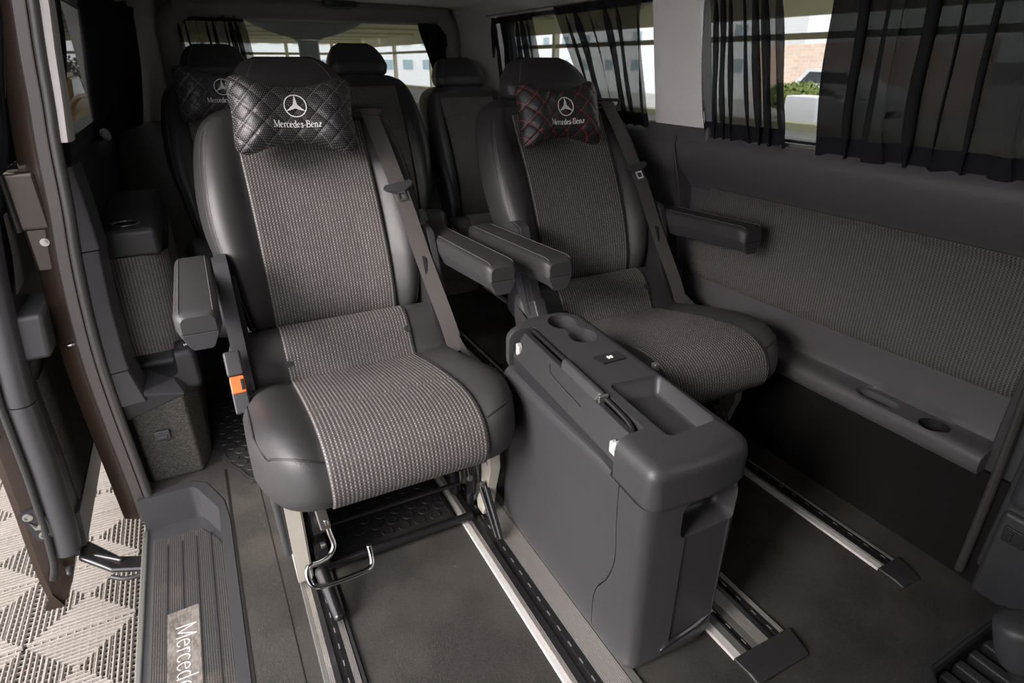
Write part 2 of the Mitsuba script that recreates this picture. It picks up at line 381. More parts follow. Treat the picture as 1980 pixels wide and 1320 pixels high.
# B pillar trim on the right, close to the camera
bp = rbox_m(1.470, 1.60, -0.3, 0.425, -0.02, 0.235, 0.012) + rbox_m(1.448, 1.60, -0.3, 0.42, 0.262, 0.50, 0.02) + rbox_m(1.487, 1.60, -0.3, 0.438, 0.05, 0.40, 0.01) + rbox_m(1.500, 1.66, -0.6, 0.480, -0.05, 0.95, 0.008) + rbox_m(1.500, 1.66, -0.6, 0.50, 0.28, 0.95, 0.004)
struct('trim_1', bp, 'plastic', 'dark grey door pillar trim at the right front', smooth=30)
put('trim_1__hook_cover', cat([rbox(1.466, 1.474, 0.362, 0.408, 0.165, 0.205, 0.003), rbox(1.463, 1.469, 0.388, 0.398, 0.172, 0.197, 0.0025)]), 'plastic_dark', label='small square cover')
put('trim_1__pillar_edge', tube(crom([(1.478, 0.458, 0.02), (1.481, 0.462, 0.25), (1.486, 0.470, 0.45), (1.49, 0.478, 0.60)], 20), 0.010, 10), 'seal', label='rubber edge along the pillar trim')

# rear right quarter panel and its arm rest
q = crom([(1.472, 0.940), (1.455, 0.92), (1.450, 0.88), (1.470, 0.82), (1.51, 0.76), (1.53, 0.60), (1.54, 0.30), (1.54, 0.0)], 40)
put('wall_right__quarter_panel', profile_y(np.vstack([q, [(1.60, 0.0), (1.60, 0.94)]]), 1.605, 3.12, True), 'wall_plastic', smooth=30)
arm = rbox_m(1.500, 1.60, 1.760, 2.3, 0.715, 0.768, 0.014)
put('wall_right__arm_rest', arm, 'wall_plastic', smooth=35, label='padded arm rest ledge of the rear side panel')
m_ = rbox(1.507, 1.60, 1.765, 2.3, 0.45, 0.717, 0.01)
put('wall_right__arm_rest__woven_front', trimesh.Trimesh(m_.vertices, m_.faces, process=False), 'weave', smooth=True, uv=np.stack([m_.vertices[:, 0] + m_.vertices[:, 1], m_.vertices[:, 2]], 1))
put('wall_right__panel_joint', tube(crom([(1.449, 1.60, 0.93), (1.446, 1.60, 0.89), (1.452, 1.575, 0.80), (1.458, 1.57, 0.77), (1.47, 1.57, 0.70)], 20), 0.0028, 8), 'plastic', smooth=True)

# pillar trim between the right windows
def pillar(xb, xt, y0b, y1b, y0t, y1t, zb, zt, d=0.05, sx=1):
    rings = []
    for t in np.linspace(0, 1, 9):
        z = zb + (zt - zb) * t; x = xb + (xt - xb) * t; a = y0b + (y0t - y0b) * t; b = y1b + (y1t - y1b) * t
        e = 0.006 * (1 - min(1, min(t, 1) * 12))
        rings.append([(x + sx * d, a, z), (x + sx * 0.012, a + 0.002, z), (x + sx * 0.003 + e * sx, a + 0.016, z), (x + sx * e, a + 0.045, z), (x + sx * e, b - 0.045, z), (x + sx * 0.003 + sx * e, b - 0.016, z), (x + sx * 0.012, b - 0.002, z), (x + sx * d, b, z)])
    return outward(loft(rings))
struct('trim_2', pillar(1.437, 1.372, 1.475, 1.712, 1.505, 1.715, 0.962, 1.372), 'trim_lit', 'light grey pillar trim between the two right side windows', smooth=50)

put('wall_right__pillar_base', rbox(1.452, 1.60, 1.46, 1.76, 0.88, 0.966, 0.012), 'wall_plastic', smooth=35)
# window frames of the right wall
def tumble(z): return 1.480 - (z - 0.93) * 0.22
def win_frame(y0, y1, z0, z1, w=0.035):
    o = sbox(y0 - w, z0 - w, y1 + w, z1 + w); i = sbox(y0, z0, y1, z1).buffer(-0.05).buffer(0.05)
    m = extr(o.difference(i), 0.05)
    m = yz(m, 0.0)
    m.vertices[:, 0] += tumble(m.vertices[:, 2]) + 0.012
    return outward(m)
struct('wall_right__window_surround', cat([win_frame(-0.1, 1.53, 0.955, 1.325), win_frame(1.66, 2.80, 0.955, 1.325), ]), 'plastic_dark', 'dark window surrounds of the right side')
def pane_r(y0, y1, z0=0.93, z1=1.345):
    v = np.array([(tumble(z) + 0.035, y, z) for y, z in ((y0, z0), (y1, z0), (y1, z1), (y0, z1))])
    return trimesh.Trimesh(v, [[0, 1, 2], [0, 2, 3]], process=False)
struct('window_1', pane_r(-0.1, 1.55), 'glass', 'front right side window pane')
struct('window_2', pane_r(1.64, 2.84), 'glass', 'rear right side window pane')
put('window_1__sill_strip', cat([rbox(1.470, 1.490, -0.1, 1.5, 0.936, 0.948, 0.003)]), 'alu_dull', label='thin metal sill strip')

# --- the rear: tailgate frame, window
def rr(x0, x1, z0, z1, r): return sbox(x0, z0, x1, z1).buffer(-r).buffer(r, 16)
YR = 3.12
rear_open = rr(0.055, 1.215, 0.86, 1.322, 0.07)
path = np.array(rr(0.012, 1.262, 0.82, 1.356, 0.11).exterior.coords)[:-1]
ring = crom(np.stack([path[::2, 0], np.full(len(path[::2]), YR - 0.04), path[::2, 1]], 1), 180, True)
struct('trim_3', tube(ring, 0.046, 14, closed=True), 'trim_frame', 'grey padded frame around the rear window', smooth=True)
wall = rr(-0.33, 1.60, -0.03, 1.42, 0.05).difference(rear_open)
struct('wall_rear', xz(extr(wall, 0.03), YR + 0.03), 'trim_frame', 'grey tailgate trim around the rear window')
struct('window_3', xz(trimesh.Trimesh([(0.03, 0.84, 0), (1.24, 0.84, 0), (1.24, 1.34, 0), (0.03, 1.34, 0)], [[0, 1, 2], [0, 2, 3]], process=False), YR + 0.02), 'glass', 'rear window pane of the tailgate')
# corner trims at the rear pillars
def corner(x0, y0, x1, y1, zb, zt, dx, key, m):
    rings = []
    for t in np.linspace(0, 1, 6):
        z = zb + (zt - zb) * t
        a = np.array((x0 + dx * t, y0)); b = np.array((x1 + dx * t * 0.4, y1)); mid = (a + b) / 2 + 0.018 * np.array((math.copysign(1, -dx) * -1, -1.0))
        c = crom([a, mid, b], 12)
        r = np.vstack([c, [(b[0], 3.16), (a[0], 3.16)]])
        rings.append(np.stack([r[:, 0], r[:, 1], np.full(len(r), z)], 1))
    return struct(key, outward(loft(rings)), m, smooth=40)
corner(-0.135, 3.00, -0.02, 3.10, 0.93, 1.38, 0.03, 'trim_4', 'trim_shaded'); tag('trim_4', 'light grey rear pillar trim left of the rear window')
corner(1.465, 2.86, 1.30, 3.10, 0.93, 1.38, -0.075, 'trim_5', 'trim_shaded'); tag('trim_5', 'light grey rear pillar trim right of the rear window')

# --- front end behind the camera: full-height bulkhead, added to keep light off the right side
fb = cat([box(-0.40, 1.62, -1.30, -0.95, -0.2, 1.44), box(-0.40, 1.62, -1.30, -0.60, -0.2, -0.02), box(1.46, 1.62, -1.30, -0.60, -0.2, 0.95), box(-0.32, -0.24, -0.98, -0.92, 0.86, 1.38), box(1.40, 1.48, -0.98, -0.92, 0.86, 1.38)])
struct('added_wall_front', fb, 'plastic_dark', 'unseen dark full-height bulkhead added at the front of the cabin to shut out light')

fdp = sbox(-0.95, -0.35, 0.16, 1.38).difference(sbox(-0.85, 0.95, 0.02, 1.30).buffer(-0.05).buffer(0.05))  # unseen closed door, added to narrow the light coming from the left
fdm = yz(extr(fdp, 0.06), -0.38); fdm.vertices[:, 0] += np.maximum(0, fdm.vertices[:, 2] - 0.9) * 0.20
struct('added_door_1', fdm, 'plastic_dark', 'unseen closed front left door beside the camera, added to limit the light')
struct('window_5', trimesh.Trimesh([(-0.34, -0.87, 0.93), (-0.34, 0.04, 0.93), (-0.27, 0.04, 1.32), (-0.27, -0.87, 1.32)], [[0, 1, 2], [0, 2, 3]], process=False), 'glass', 'window pane of the added front left door')

# --- left rear quarter of the cabin
lq = crom([(-0.250, 0.965), (-0.262, 0.94), (-0.262, 0.88), (-0.275, 0.75), (-0.285, 0.5), (-0.295, 0.2), (-0.30, 0.0)], 30)
struct('wall_left', profile_y(np.vstack([lq, [(-0.33, 0.0), (-0.33, 0.965)]]), 1.80, 3.12, True), 'plastic_dark', 'black plastic side panel behind the sliding door opening', smooth=30)
fr = sbox(1.80, 0.94, 3.1, 1.36).difference(sbox(1.84, 0.985, 2.80, 1.31).buffer(-0.05).buffer(0.05))
lf = yz(extr(fr, 0.03), 0.0); lf.vertices[:, 0] += -0.285 + (lf.vertices[:, 2] - 0.94) * 0.16
put('wall_left__window_surround', outward(lf), 'plastic_dark')
lv = np.array([(-0.285 + (z - 0.94) * 0.16, y, z) for y, z in ((1.80, 0.95), (2.84, 0.95), (2.84, 1.34), (1.80, 1.34))])
struct('window_4', trimesh.Trimesh(lv, [[0, 1, 2], [0, 2, 3]], process=False), 'glass', 'left rear side window pane')

# arm rest block with a cup, woven front and lower pocket
ab = rbox_m(-0.285, -0.125, 1.90, 2.55, 0.655, 0.735, 0.016)
ab = ab - m3.Manifold.cylinder(0.1, 0.035, 0.035, 32).translate((-0.205, 1.99, 0.70))
put('wall_left__arm_rest', ab, 'plastic_dark', smooth=35, label='black arm rest ledge with a cup holder')
put('wall_left__arm_rest__cup_rim', tube([(-0.205 + 0.034 * math.cos(t), 1.99 + 0.034 * math.sin(t), 0.7345) for t in np.linspace(0, 2 * math.pi, 33)[:-1]], 0.0025, 8, closed=True), 'steel', smooth=True, label='shiny cup holder rim')
rings, uvs = [], []
for t in np.linspace(0, 1, 24):
    z = 0.66 - 0.28 * t
    y0 = 1.905 - 0.035 * math.sin(t * 1.6)
    row = crom([(-0.29, y0 + 0.0), (-0.22, y0 - 0.004), (-0.155, y0 + 0.006), (-0.120, y0 + 0.04), (-0.112, y0 + 0.10), (-0.112, y0 + 0.5)], 40)
    rings.append(np.stack([row[:, 0], row[:, 1], np.full(40, z)], 1))
    s = np.concatenate([[0], np.cumsum(np.linalg.norm(np.diff(row, axis=0), axis=1))]); uvs.append(np.stack([s, np.full(40, -z)], 1))
put('wall_left__woven_front', loft(rings, closed=False, caps=False), 'weave_shaded', smooth=True, uv=np.vstack(uvs), label='woven fabric front under the arm rest, darkened for shade')
pk = rbox_m(-0.295, -0.10, 1.80, 2.6, 0.27, 0.40, 0.02) - rbox_m(-0.275, -0.155, 1.77, 1.90, 0.325, 0.46, 0.02)
put('wall_left__pocket', pk, 'plastic_dark', smooth=35, label='black storage pocket below the woven front')
sk = extr(affinity.scale(Point(0, 0).buffer(0.022, 24), 1.0, 0.62), 0.004, 0.001)
put('wall_left__socket_cover', orient(sk, (0.9, 0.3, 0), (-0.25, 0.75, 0.6), (0.16, -0.5, 0.85), (-0.125, 1.83, 0.400)), 'plastic_dark')
put('wall_left__socket_cover__white_mark', orient(cat([extr(sbox(-0.004, -0.003, -0.002, 0.003).union(sbox(0.002, -0.003, 0.004, 0.003)).union(sbox(-0.004, -0.0005, 0.004, 0.0005)), 0.001), extr(sbox(0.007, -0.004, 0.009, 0.004), 0.001)]), (0.9, 0.3, 0), (-0.25, 0.75, 0.6), (0.16, -0.5, 0.85), (-0.1245, 1.829, 0.4045)), 'white_mark')
# carpeted wheel-arch box behind the step
wb = hull_pts([(-0.285, 1.79, 0.01, 0.012), (-0.165, 1.79, 0.01, 0.012), (-0.285, 1.775, 0.235, 0.012), (-0.165, 1.775, 0.270, 0.012), (-0.285, 2.6, 0.01, 0.012), (-0.14, 2.6, 0.01, 0.012), (-0.285, 2.6, 0.26, 0.012), (-0.14, 2.6, 0.29, 0.012), (-0.14, 1.87, 0.01, 0.012), (-0.135, 1.86, 0.275, 0.012)])
put('wall_left__carpet_box', wb, 'carpet_wall', smooth=35, label='grey carpeted box at the end of the door step')
put('wall_left__carpet_box__pull', cat([rbox(-0.255, -0.215, 1.758, 1.768, 0.150, 0.180, 0.003), rbox(-0.248, -0.222, 1.754, 1.760, 0.155, 0.165, 0.002)]), 'plastic', label='small rectangular pull recess')
wt = hull_pts([(-0.30, 1.765, 0.246, 0.010), (-0.160, 1.770, 0.284, 0.010), (-0.30, 1.745, 0.315, 0.010), (-0.245, 1.745, 0.315, 0.010), (-0.175, 1.79, 0.315, 0.010), (-0.29, 1.9, 0.32, 0.01), (-0.13, 1.9, 0.30, 0.01)])
put('wall_left__box_lid', wt, 'plastic', smooth=35, label='dark plastic top of the carpeted box')

# door opening edge: painted jamb, rubber seal and trim strip, following the opening (found by tumblehome of the body side)
EDGE = [(1.30, -0.226), (1.267, -0.229), (1.17, -0.243), (1.068, -0.255), (0.981, -0.267), (0.842, -0.281), (0.719, -0.297), (0.586, -0.309), (0.442, -0.316), (0.284, -0.315), (0.11, -0.310), (-0.081, -0.305)]
ep = crom([(x, z) for z, x in EDGE], 60)
def edge_strip(offs, y_of, m, key, label):
    rings = []
    for x, z in ep:
        rings.append([(x + a, b, z) for a, b in offs])
    return struct(key, outward(loft(rings)), m, label, smooth=40)
put('wall_left__door_seal', tube([(x, 1.722, z) for x, z in ep], 0.0125, 12), 'seal', smooth=True, label='round rubber door seal')
edge = lambda offs: outward(loft([[(x + a * (1.0 if k is None else k), b, z) for a, b, k in offs] for x, z in ep]))
put('wall_left__door_jamb', edge([(-0.012, 1.712, None), (-0.016, 1.722, None), (-0.036, 1.722, None), (-0.042, 1.730, None), (-0.046, 1.80, None), (-0.005, 1.80, None), (-0.005, 1.735, None)]), 'paint_jamb', smooth=40, label='painted inner flange of the door opening')
put('wall_left__body_side', edge([(-0.040, 1.735, None), (-0.060, 1.742, None), (-0.082, 1.756, None), (-0.088, 1.775, None), (-0.088, 1.815, None), (-0.05, 1.815, None), (-0.044, 1.80, None)]), 'paint', smooth=40, label='dark brown body panel behind the opening')
put('wall_left__rear_quarter', outward(loft([[(x + a, b, z) for a, b in ((-0.088, 1.81), (-0.088, 3.2), (-0.05, 3.2), (-0.05, 1.81))] for x, z in ep if z < 0.93])), 'paint', smooth=40, label='dark brown body panel behind the opening')
# grey trim strips inside the seal, in three lengths with joints
def strip(z0, z1, w0, w1):
    rings = []
    for t in np.linspace(0, 1, 14):
        z = z0 + (z1 - z0) * t
        x = np.interp(-z, [-a for a, _ in EDGE], [b for _, b in EDGE])
        w = w0 + (w1 - w0) * t
        rings.append([(x + 0.006, 1.728, z), (x + 0.014, 1.722, z), (x + w - 0.006, 1.730, z), (x + w, 1.738, z), (x + w + 0.006, 1.82, z), (x - 0.01, 1.82, z)])
    return outward(loft(rings))
put('wall_left__trim_strip', strip(0.930, 0.732, 0.024, 0.052), 'plastic', smooth=40)
put('wall_left__trim_strip', strip(0.729, 0.402, 0.050, 0.056), 'plastic', smooth=40)
put('wall_left__trim_strip', strip(0.399, 0.300, 0.056, 0.075), 'plastic', smooth=40)
put('wall_left__pillar_trim', outward(loft([[(np.interp(-z, [-a for a, _ in EDGE], [b for _, b in EDGE]) + a, b, z) for a, b in ((0.006, 1.728), (0.012, 1.716), (0.024 + 0.012 * (z - 0.98), 1.716), (0.031 + 0.012 * (z - 0.98), 1.728), (0.030, 1.79), (0.0, 1.79))] for z in np.linspace(0.985, 1.33, 10)])), 'trim_shaded', smooth=45, label='light grey pillar trim beside the door seal')
put('wall_left__belt_anchor', orient(extr(affinity.scale(Point(0, 0).buffer(0.02, 20), 0.7, 1.0), 0.012, 0.004), (0.8, 0.6, 0), (-0.2, 0.3, 0.9), (0.55, -0.75, 0.35), (-0.225, 2.30, 0.945)), 'plastic_light', label='pale belt anchor cover')
# striker loop on the jamb
put('wall_left__striker', tube(crom([(-0.355, 1.748, 0.498), (-0.36, 1.735, 0.497), (-0.375, 1.734, 0.497), (-0.38, 1.748, 0.496)], 14), 0.0035, 8), 'chrome', smooth=True, label='bright striker loop')

# --- entrance step: moulded surround, ribbed rubber tread, brushed plate with lettering
ST = -0.11
so6 = Polygon([(-0.335, 0.2), (-0.098, 0.2), (-0.098, 1.50), (-0.108, 1.60), (-0.150, 1.71), (-0.190, 1.74), (-0.335, 1.745)])
su = extr(so6, 0.202, 0.004, -0.20)
sm = tri2man(su) - m3.Manifold.batch_hull([m3.Manifold.cylinder(0.4, 0.03, 0.03, 20).translate((x, y, ST)) for x, y in ((-0.157, 0.1), (-0.33, 0.1), (-0.33, 1.675), (-0.205, 1.675), (-0.157, 1.56))]) - rbox_m(-0.5, -0.300, 0.1, 1.705, ST, 0.2, 0.01)
struct('trim_6', sm, 'plastic', 'moulded grey plastic surround of the side door step', smooth=30)
tre = Polygon([(-0.318, 0.22), (-0.132, 0.22), (-0.132, 1.52), (-0.150, 1.575), (-0.19, 1.64), (-0.318, 1.645)])
put('trim_6__rubber_tread', extr(tre, 0.004, 0.001, ST), 'tread', label='black rubber tread with raised dots')
xs = [-0.315, -0.281, -0.278, -0.244, -0.241, -0.207, -0.204, -0.170, -0.167, -0.136]
ribs = [box(a - 0.0016, a + 0.0016, 0.22, 1.61, ST + 0.002, ST + 0.0062) for a in (-0.2795, -0.2425, -0.2055, -0.1685)]
for b_ in ribs: put('trim_6__tread_rib', b_, 'rubber')
PLATE = Polygon([(-0.2785, 0.30), (-0.2065, 0.30), (-0.2065, 1.336), (-0.212, 1.340), (-0.2785, 1.336)])
dots = []
dv, df = trimesh.creation.icosphere(subdivisions=0).vertices * 0.0019, trimesh.creation.icosphere(subdivisions=0).faces
for s in range(5):
    for ix in range(6):
        for iy in range(200):
            x = xs[2 * s] + 0.004 + ix * 0.0052; y = 0.60 + iy * 0.0052 + 0.0026 * (ix % 2)
            if x > xs[2 * s + 1] - 0.002 or not tre.buffer(-0.003).contains(Point(x, y)) or PLATE.buffer(0.003).contains(Point(x, y)): continue
            dots.append((x, y, ST + 0.0042))
dots = np.array(dots)
dm = trimesh.Trimesh((dots[:, None] + dv * [1, 1, 0.8]).reshape(-1, 3), (df[None] + (np.arange(len(dots)) * len(dv))[:, None, None]).reshape(-1, 3), process=False)
put('trim_6__tread_dots', dm, 'rubber', smooth=True, kind='stuff')
put('trim_6__name_plate', extr(PLATE, 0.0035, 0.001, ST + 0.004), 'plate', label='worn brushed metal plate with a name in script lettering')
put('trim_6__sill_edge', rbox(-0.345, -0.330, 0.25, 1.70, -0.21, ST + 0.006, 0.004), 'alu_dull', label='metal outer sill edge')
# ------------------------------------------------------------------ lettering and emblem
def arc(cx, cy, rx, ry, a0, a1, n=18):
    t = np.radians(np.linspace(a0, a1, n))
    return [(cx + rx * math.cos(a), cy + ry * math.sin(a)) for a in t]
K, N_ = 0.15, 0.065                            # thick and thin strokes
GLYPH = {
    'M': (1.02, [([(0.12, 0), (0.12, 1)], N_), ([(0.14, 0.98), (0.50, 0.06)], K), ([(0.50, 0.06), (0.86, 0.98)], N_), ([(0.87, 0), (0.87, 1)], K)], [(0.12, 0), (0.87, 0), (0.08, 0.97), (0.92, 0.97)]),
    'e': (0.58, [(arc(0.29, 0.33, 0.22, 0.31, 20, 180), N_ + 0.02), (arc(0.29, 0.33, 0.22, 0.31, 130, 250), K), (arc(0.29, 0.33, 0.22, 0.31, 240, 325), N_), ([(0.09, 0.38), (0.50, 0.42)], N_)], []),
    'r': (0.46, [([(0.15, 0), (0.15, 0.64)], K), (arc(0.33, 0.42, 0.18, 0.22, 150, 45), N_ + 0.03)], [(0.15, 0)]),
    'c': (0.54, [(arc(0.29, 0.33, 0.22, 0.31, 45, 130), N_), (arc(0.29, 0.33, 0.22, 0.31, 120, 245), K), (arc(0.29, 0.33, 0.22, 0.31, 240, 320), N_)], []),
    'd': (0.64, [(arc(0.27, 0.33, 0.20, 0.31, 60, 300), K * 0.85), ([(0.46, 0.0), (0.46, 1.0)], K)], [(0.50, 0), (0.42, 0.97)]),
    's': (0.48, [([(0.40, 0.50), (0.36, 0.61), (0.24, 0.65), (0.12, 0.58), (0.12, 0.46), (0.22, 0.37), (0.34, 0.30), (0.41, 0.20), (0.37, 0.07), (0.24, 0.02), (0.12, 0.06), (0.07, 0.18)], 0.11)], []),
    '-': (0.42, [([(0.05, 0.34), (0.37, 0.34)], 0.09)], []),
    'B': (0.78, [([(0.17, 0), (0.17, 1)], K), ([(0.17, 0.97), (0.42, 0.97)], N_), (arc(0.40, 0.75, 0.22, 0.22, 90, -90), K * 0.8), ([(0.17, 0.52), (0.42, 0.52)], N_), (arc(0.42, 0.265, 0.26, 0.25, 90, -90), K * 0.85), ([(0.17, 0.03), (0.43, 0.03)], N_)], [(0.14, 0), (0.14, 0.97)]),
    'n': (0.68, [([(0.15, 0), (0.15, 0.64)], K), (arc(0.33, 0.42, 0.18, 0.21, 160, 10), N_ + 0.03), ([(0.51, 0), (0.51, 0.46)], K)], [(0.15, 0), (0.51, 0)]),
    'z': (0.54, [([(0.08, 0.62), (0.46, 0.62)], N_ + 0.02), ([(0.44, 0.60), (0.09, 0.04)], K), ([(0.08, 0.03), (0.47, 0.03)], N_ + 0.02)], []),
}
def words(text, cap, serif=True, thin=None):
    """Outline of the text, capitals cap metres tall, from the origin; returns (polygon, width)."""
    x, out = 0.0, []
    for ch in text:
        w, strokes, feet = GLYPH[ch]
        for pts, k in strokes:
            out.append(affinity.translate(LineString(pts).buffer((thin or k) / 2, 6, cap_style='flat' if serif else 'round'), x, 0))
        if serif:
            for fx, fy in feet: out.append(sbox(x + fx - 0.16, fy, x + fx + 0.16, fy + 0.045))
        x += w
    return affinity.scale(union_all(out), cap, cap, origin=(0, 0)), x * cap

def star(r):
    """The ring and the three-pointed star, about r in radius: (ring polygon, star polygons)."""
    ring = Point(0, 0).buffer(r, 40).difference(Point(0, 0).buffer(r * 0.90, 40))
    arms = []
    for k in range(3):
        a = math.radians(90 + 120 * k)
        tip = (0.90 * r * math.cos(a), 0.90 * r * math.sin(a))
        l = (0.20 * r * math.cos(a + math.radians(60)), 0.20 * r * math.sin(a + math.radians(60)))
        q = (0.20 * r * math.cos(a - math.radians(60)), 0.20 * r * math.sin(a - math.radians(60)))
        arms.append(Polygon([(0, 0), l, tip, q]))
    return ring, union_all(arms).buffer(0.0006)

# the plate's lettering, reading towards the front of the van
wp, ww = words('Mercedes-Benz', 0.043, serif=False, thin=0.048)
put('trim_6__name_plate__lettering', orient(extr(wp, 0.0012), (0, -1, 0), (1, 0, 0), (0, 0, 1), (-0.258, 1.285, ST + 0.0074)), 'white_mark', label='pale script lettering on the plate')

# ------------------------------------------------------------------ seat rails
def ridge_strip(x0, x1, y0, y1, n, z=0.0030, h=0.0040):
    pts = [(x0, 0.0), (x0, z)]
    w = (x1 - x0) / n
    for i in range(n):
        a = x0 + i * w
        pts += [(a + 0.12 * w, z), (a + 0.22 * w, z + h), (a + 0.68 * w, z + h), (a + 0.80 * w, z)]
    pts += [(x1, z), (x1, 0.0)]
    return outward(profile_y(pts, y0, y1, True))
def channel(x0, x1, y0, y1):
    """Black steel track with its slotted lip."""
    w = x1 - x0; c = (x0 + x1) / 2
    pts = [(x0, 0.0), (x0, 0.006), (c - w * 0.18, 0.007), (c - w * 0.16, 0.001), (c + w * 0.16, 0.001), (c + w * 0.18, 0.007), (x1, 0.006), (x1, 0.0)]
    return outward(profile_y(pts, y0, y1, True))
def rail(label, y0, y1, parts, cap=None):
    k = numbered('seat_rail')
    for kind, a, b, m, n in parts:
        if kind == 'ridge': put(k + '__ribbed_strip', ridge_strip(a, b, y0, y1, n), m, smooth=False)
        elif kind == 'flat': put(k + '__side_strip', outward(profile_y([(a, 0), (a + 0.002, 0.0065), (b, 0.0065), (b, 0)], y0, y1, True)), m, smooth=False)
        elif kind == 'track':
            t = put(k + '__track', channel(a, b, y0, y1), 'black_metal', smooth=False)
            c = a + 0.70 * (b - a); c2 = a + 0.24 * (b - a)
            sl = []
            y = y0 + 0.02
            while y < min(y1, 2.0):
                sl.append(box(c - 0.0012, c + 0.0012, y, y + 0.014, 0.0066, 0.0078)); y += 0.045
            put(t + '__slot_mark', cat(sl), 'alu', smooth=False, kind='stuff')
    if cap:
        x0, x1, ya, yb = cap
        m = hull_pts([(x0 + 0.004, yb - 0.003, 0.004, 0.003), (x1 - 0.004, yb - 0.003, 0.004, 0.003), (x0 + 0.004, yb - 0.003, 0.010, 0.003), (x1 - 0.004, yb - 0.003, 0.010, 0.003),
                      (x0 + 0.012, ya + 0.012, 0.0, 0.006), (x1 - 0.014, ya + 0.012, 0.0, 0.006), (x0 + 0.010, ya + 0.030, 0.006, 0.006), (x1 - 0.012, ya + 0.03, 0.006, 0.006)])
        put(k + '__end_cap', m, 'rubber', smooth=35, label='black moulded end cap')
    return tag(k, label, 'seat rail')
rail('floor rail nearest the door step, with two narrow ribbed aluminium strips', 0.30, 3.05,
     [('flat', 0.030, 0.040, 'alu_dull', 0), ('ridge', 0.040, 0.052, 'alu', 3), ('track', 0.052, 0.086, '', 0), ('ridge', 0.086, 0.100, 'alu', 4), ('flat', 0.100, 0.108, 'plastic_dark', 0)])
rail('wide floor rail left of the console with white edge and broad ribbed strip', 0.30, 3.05,
     [('flat', 0.463, 0.478, 'alu_white', 0), ('ridge', 0.478, 0.490, 'alu', 3), ('track', 0.490, 0.535, '', 0), ('ridge', 0.535, 0.588, 'alu', 12), ('flat', 0.588, 0.606, 'alu_dull', 0)])
rail('short-ended floor rail right of the console with a wide black end cap', 0.535, 3.05,
     [('flat', 0.812, 0.832, 'alu_white', 0), ('flat', 0.832, 0.850, 'alu_dull', 0), ('track', 0.850, 0.866, '', 0), ('flat', 0.866, 0.884, 'alu_dull', 0), ('ridge', 0.884, 0.916, 'alu', 8), ('track', 0.916, 0.950, '', 0), ('ridge', 0.950, 0.964, 'alu', 3)], (0.806, 0.976, 0.47, 0.54))
rail('farthest right floor rail beside the carpeted side wall, ending in a small black cap', 0.55, 3.05,
     [('flat', 1.318, 1.336, 'alu_white', 0), ('ridge', 1.336, 1.346, 'alu', 2), ('track', 1.346, 1.376, '', 0), ('flat', 1.376, 1.386, 'alu', 0)], (1.312, 1.396, 0.485, 0.556))

# ------------------------------------------------------------------ rubber mat with round studs
mo = Polygon([(0.115, 1.215), (0.455, 1.215), (0.455, 2.2), (-0.115, 2.2), (-0.118, 1.885), (-0.10, 1.80), (-0.085, 1.74), (-0.062, 1.70), (-0.048, 1.66), (-0.030, 1.635), (0.015, 1.635), (0.115, 1.55)]).buffer(-0.012).buffer(0.012)
put('floor_mat', extr(mo, 0.006, 0.002, 0.008), 'rubber', smooth=30, label='black rubber floor mat with round studs lying under the left pillow seat', category='mat')
ein = mo.buffer(-0.008).difference(mo.buffer(-0.013))
put('floor_mat__raised_rim', extr(ein, 0.003, 0.001, 0.0135), 'rubber', smooth=30)
st = []
prof = crom([(0.017, 0.0), (0.016, 0.0022), (0.0125, 0.0032), (0.010, 0.0018), (0.0, 0.0016)], 9)
sd = trimesh.creation.revolve(np.vstack([prof]), sections=16)
for i in range(-6, 14):
    for j in range(28):
        x, y = 0.045 * i + 0.0225 * (j % 2), 1.24 + j * 0.036
        if mo.buffer(-0.022).contains(Point(x, y)):
            c = sd.copy(); c.apply_translation((x, y, 0.0138)); st.append(c)
for c in st[:300]: put('floor_mat__stud', c, 'rubber', smooth=40)

# ------------------------------------------------------------------ seats: one set of parts in the seat's own frame (x centred)
YF = [(0.40, 1.640), (0.46, 1.632), (0.55, 1.632), (0.64, 1.655), (0.72, 1.688), (0.80, 1.728), (0.90, 1.788), (0.98, 1.838), (1.06, 1.885)]
_yf = crom([(b, a) for a, b in YF], 80)
def yf(z): return np.interp(z, _yf[:, 1], _yf[:, 0])
WZ = crom([(0.462, 0.225), (0.50, 0.243), (0.56, 0.255), (0.64, 0.272), (0.72, 0.290), (0.79, 0.295), (0.86, 0.290), (0.93, 0.277), (0.98, 0.258), (1.015, 0.225), (1.035, 0.170), (1.043, 0.10)], 80)
def wz(z): return np.interp(z, WZ[:, 0], WZ[:, 1])
def bz(z): return np.interp(z, [0.46, 0.56, 0.66, 0.86, 0.97, 1.04], [0.35, 0.75, 1.0, 0.95, 0.5, 0.1])
INS = 0.172
def front(x, z):
    """The backrest's front surface: depth y at (x, z)."""
    a = abs(x); w = wz(z); b = bz(z)
    k = [0, 0.09, 0.155, INS, 0.195, 0.225, 0.250]
    d = [0.004, 0.001, -0.008, -0.010, -0.030 * b - 0.008, -0.040 * b - 0.008, -0.036 * b - 0.008]
    return yf(z) + np.interp(a, k, d)
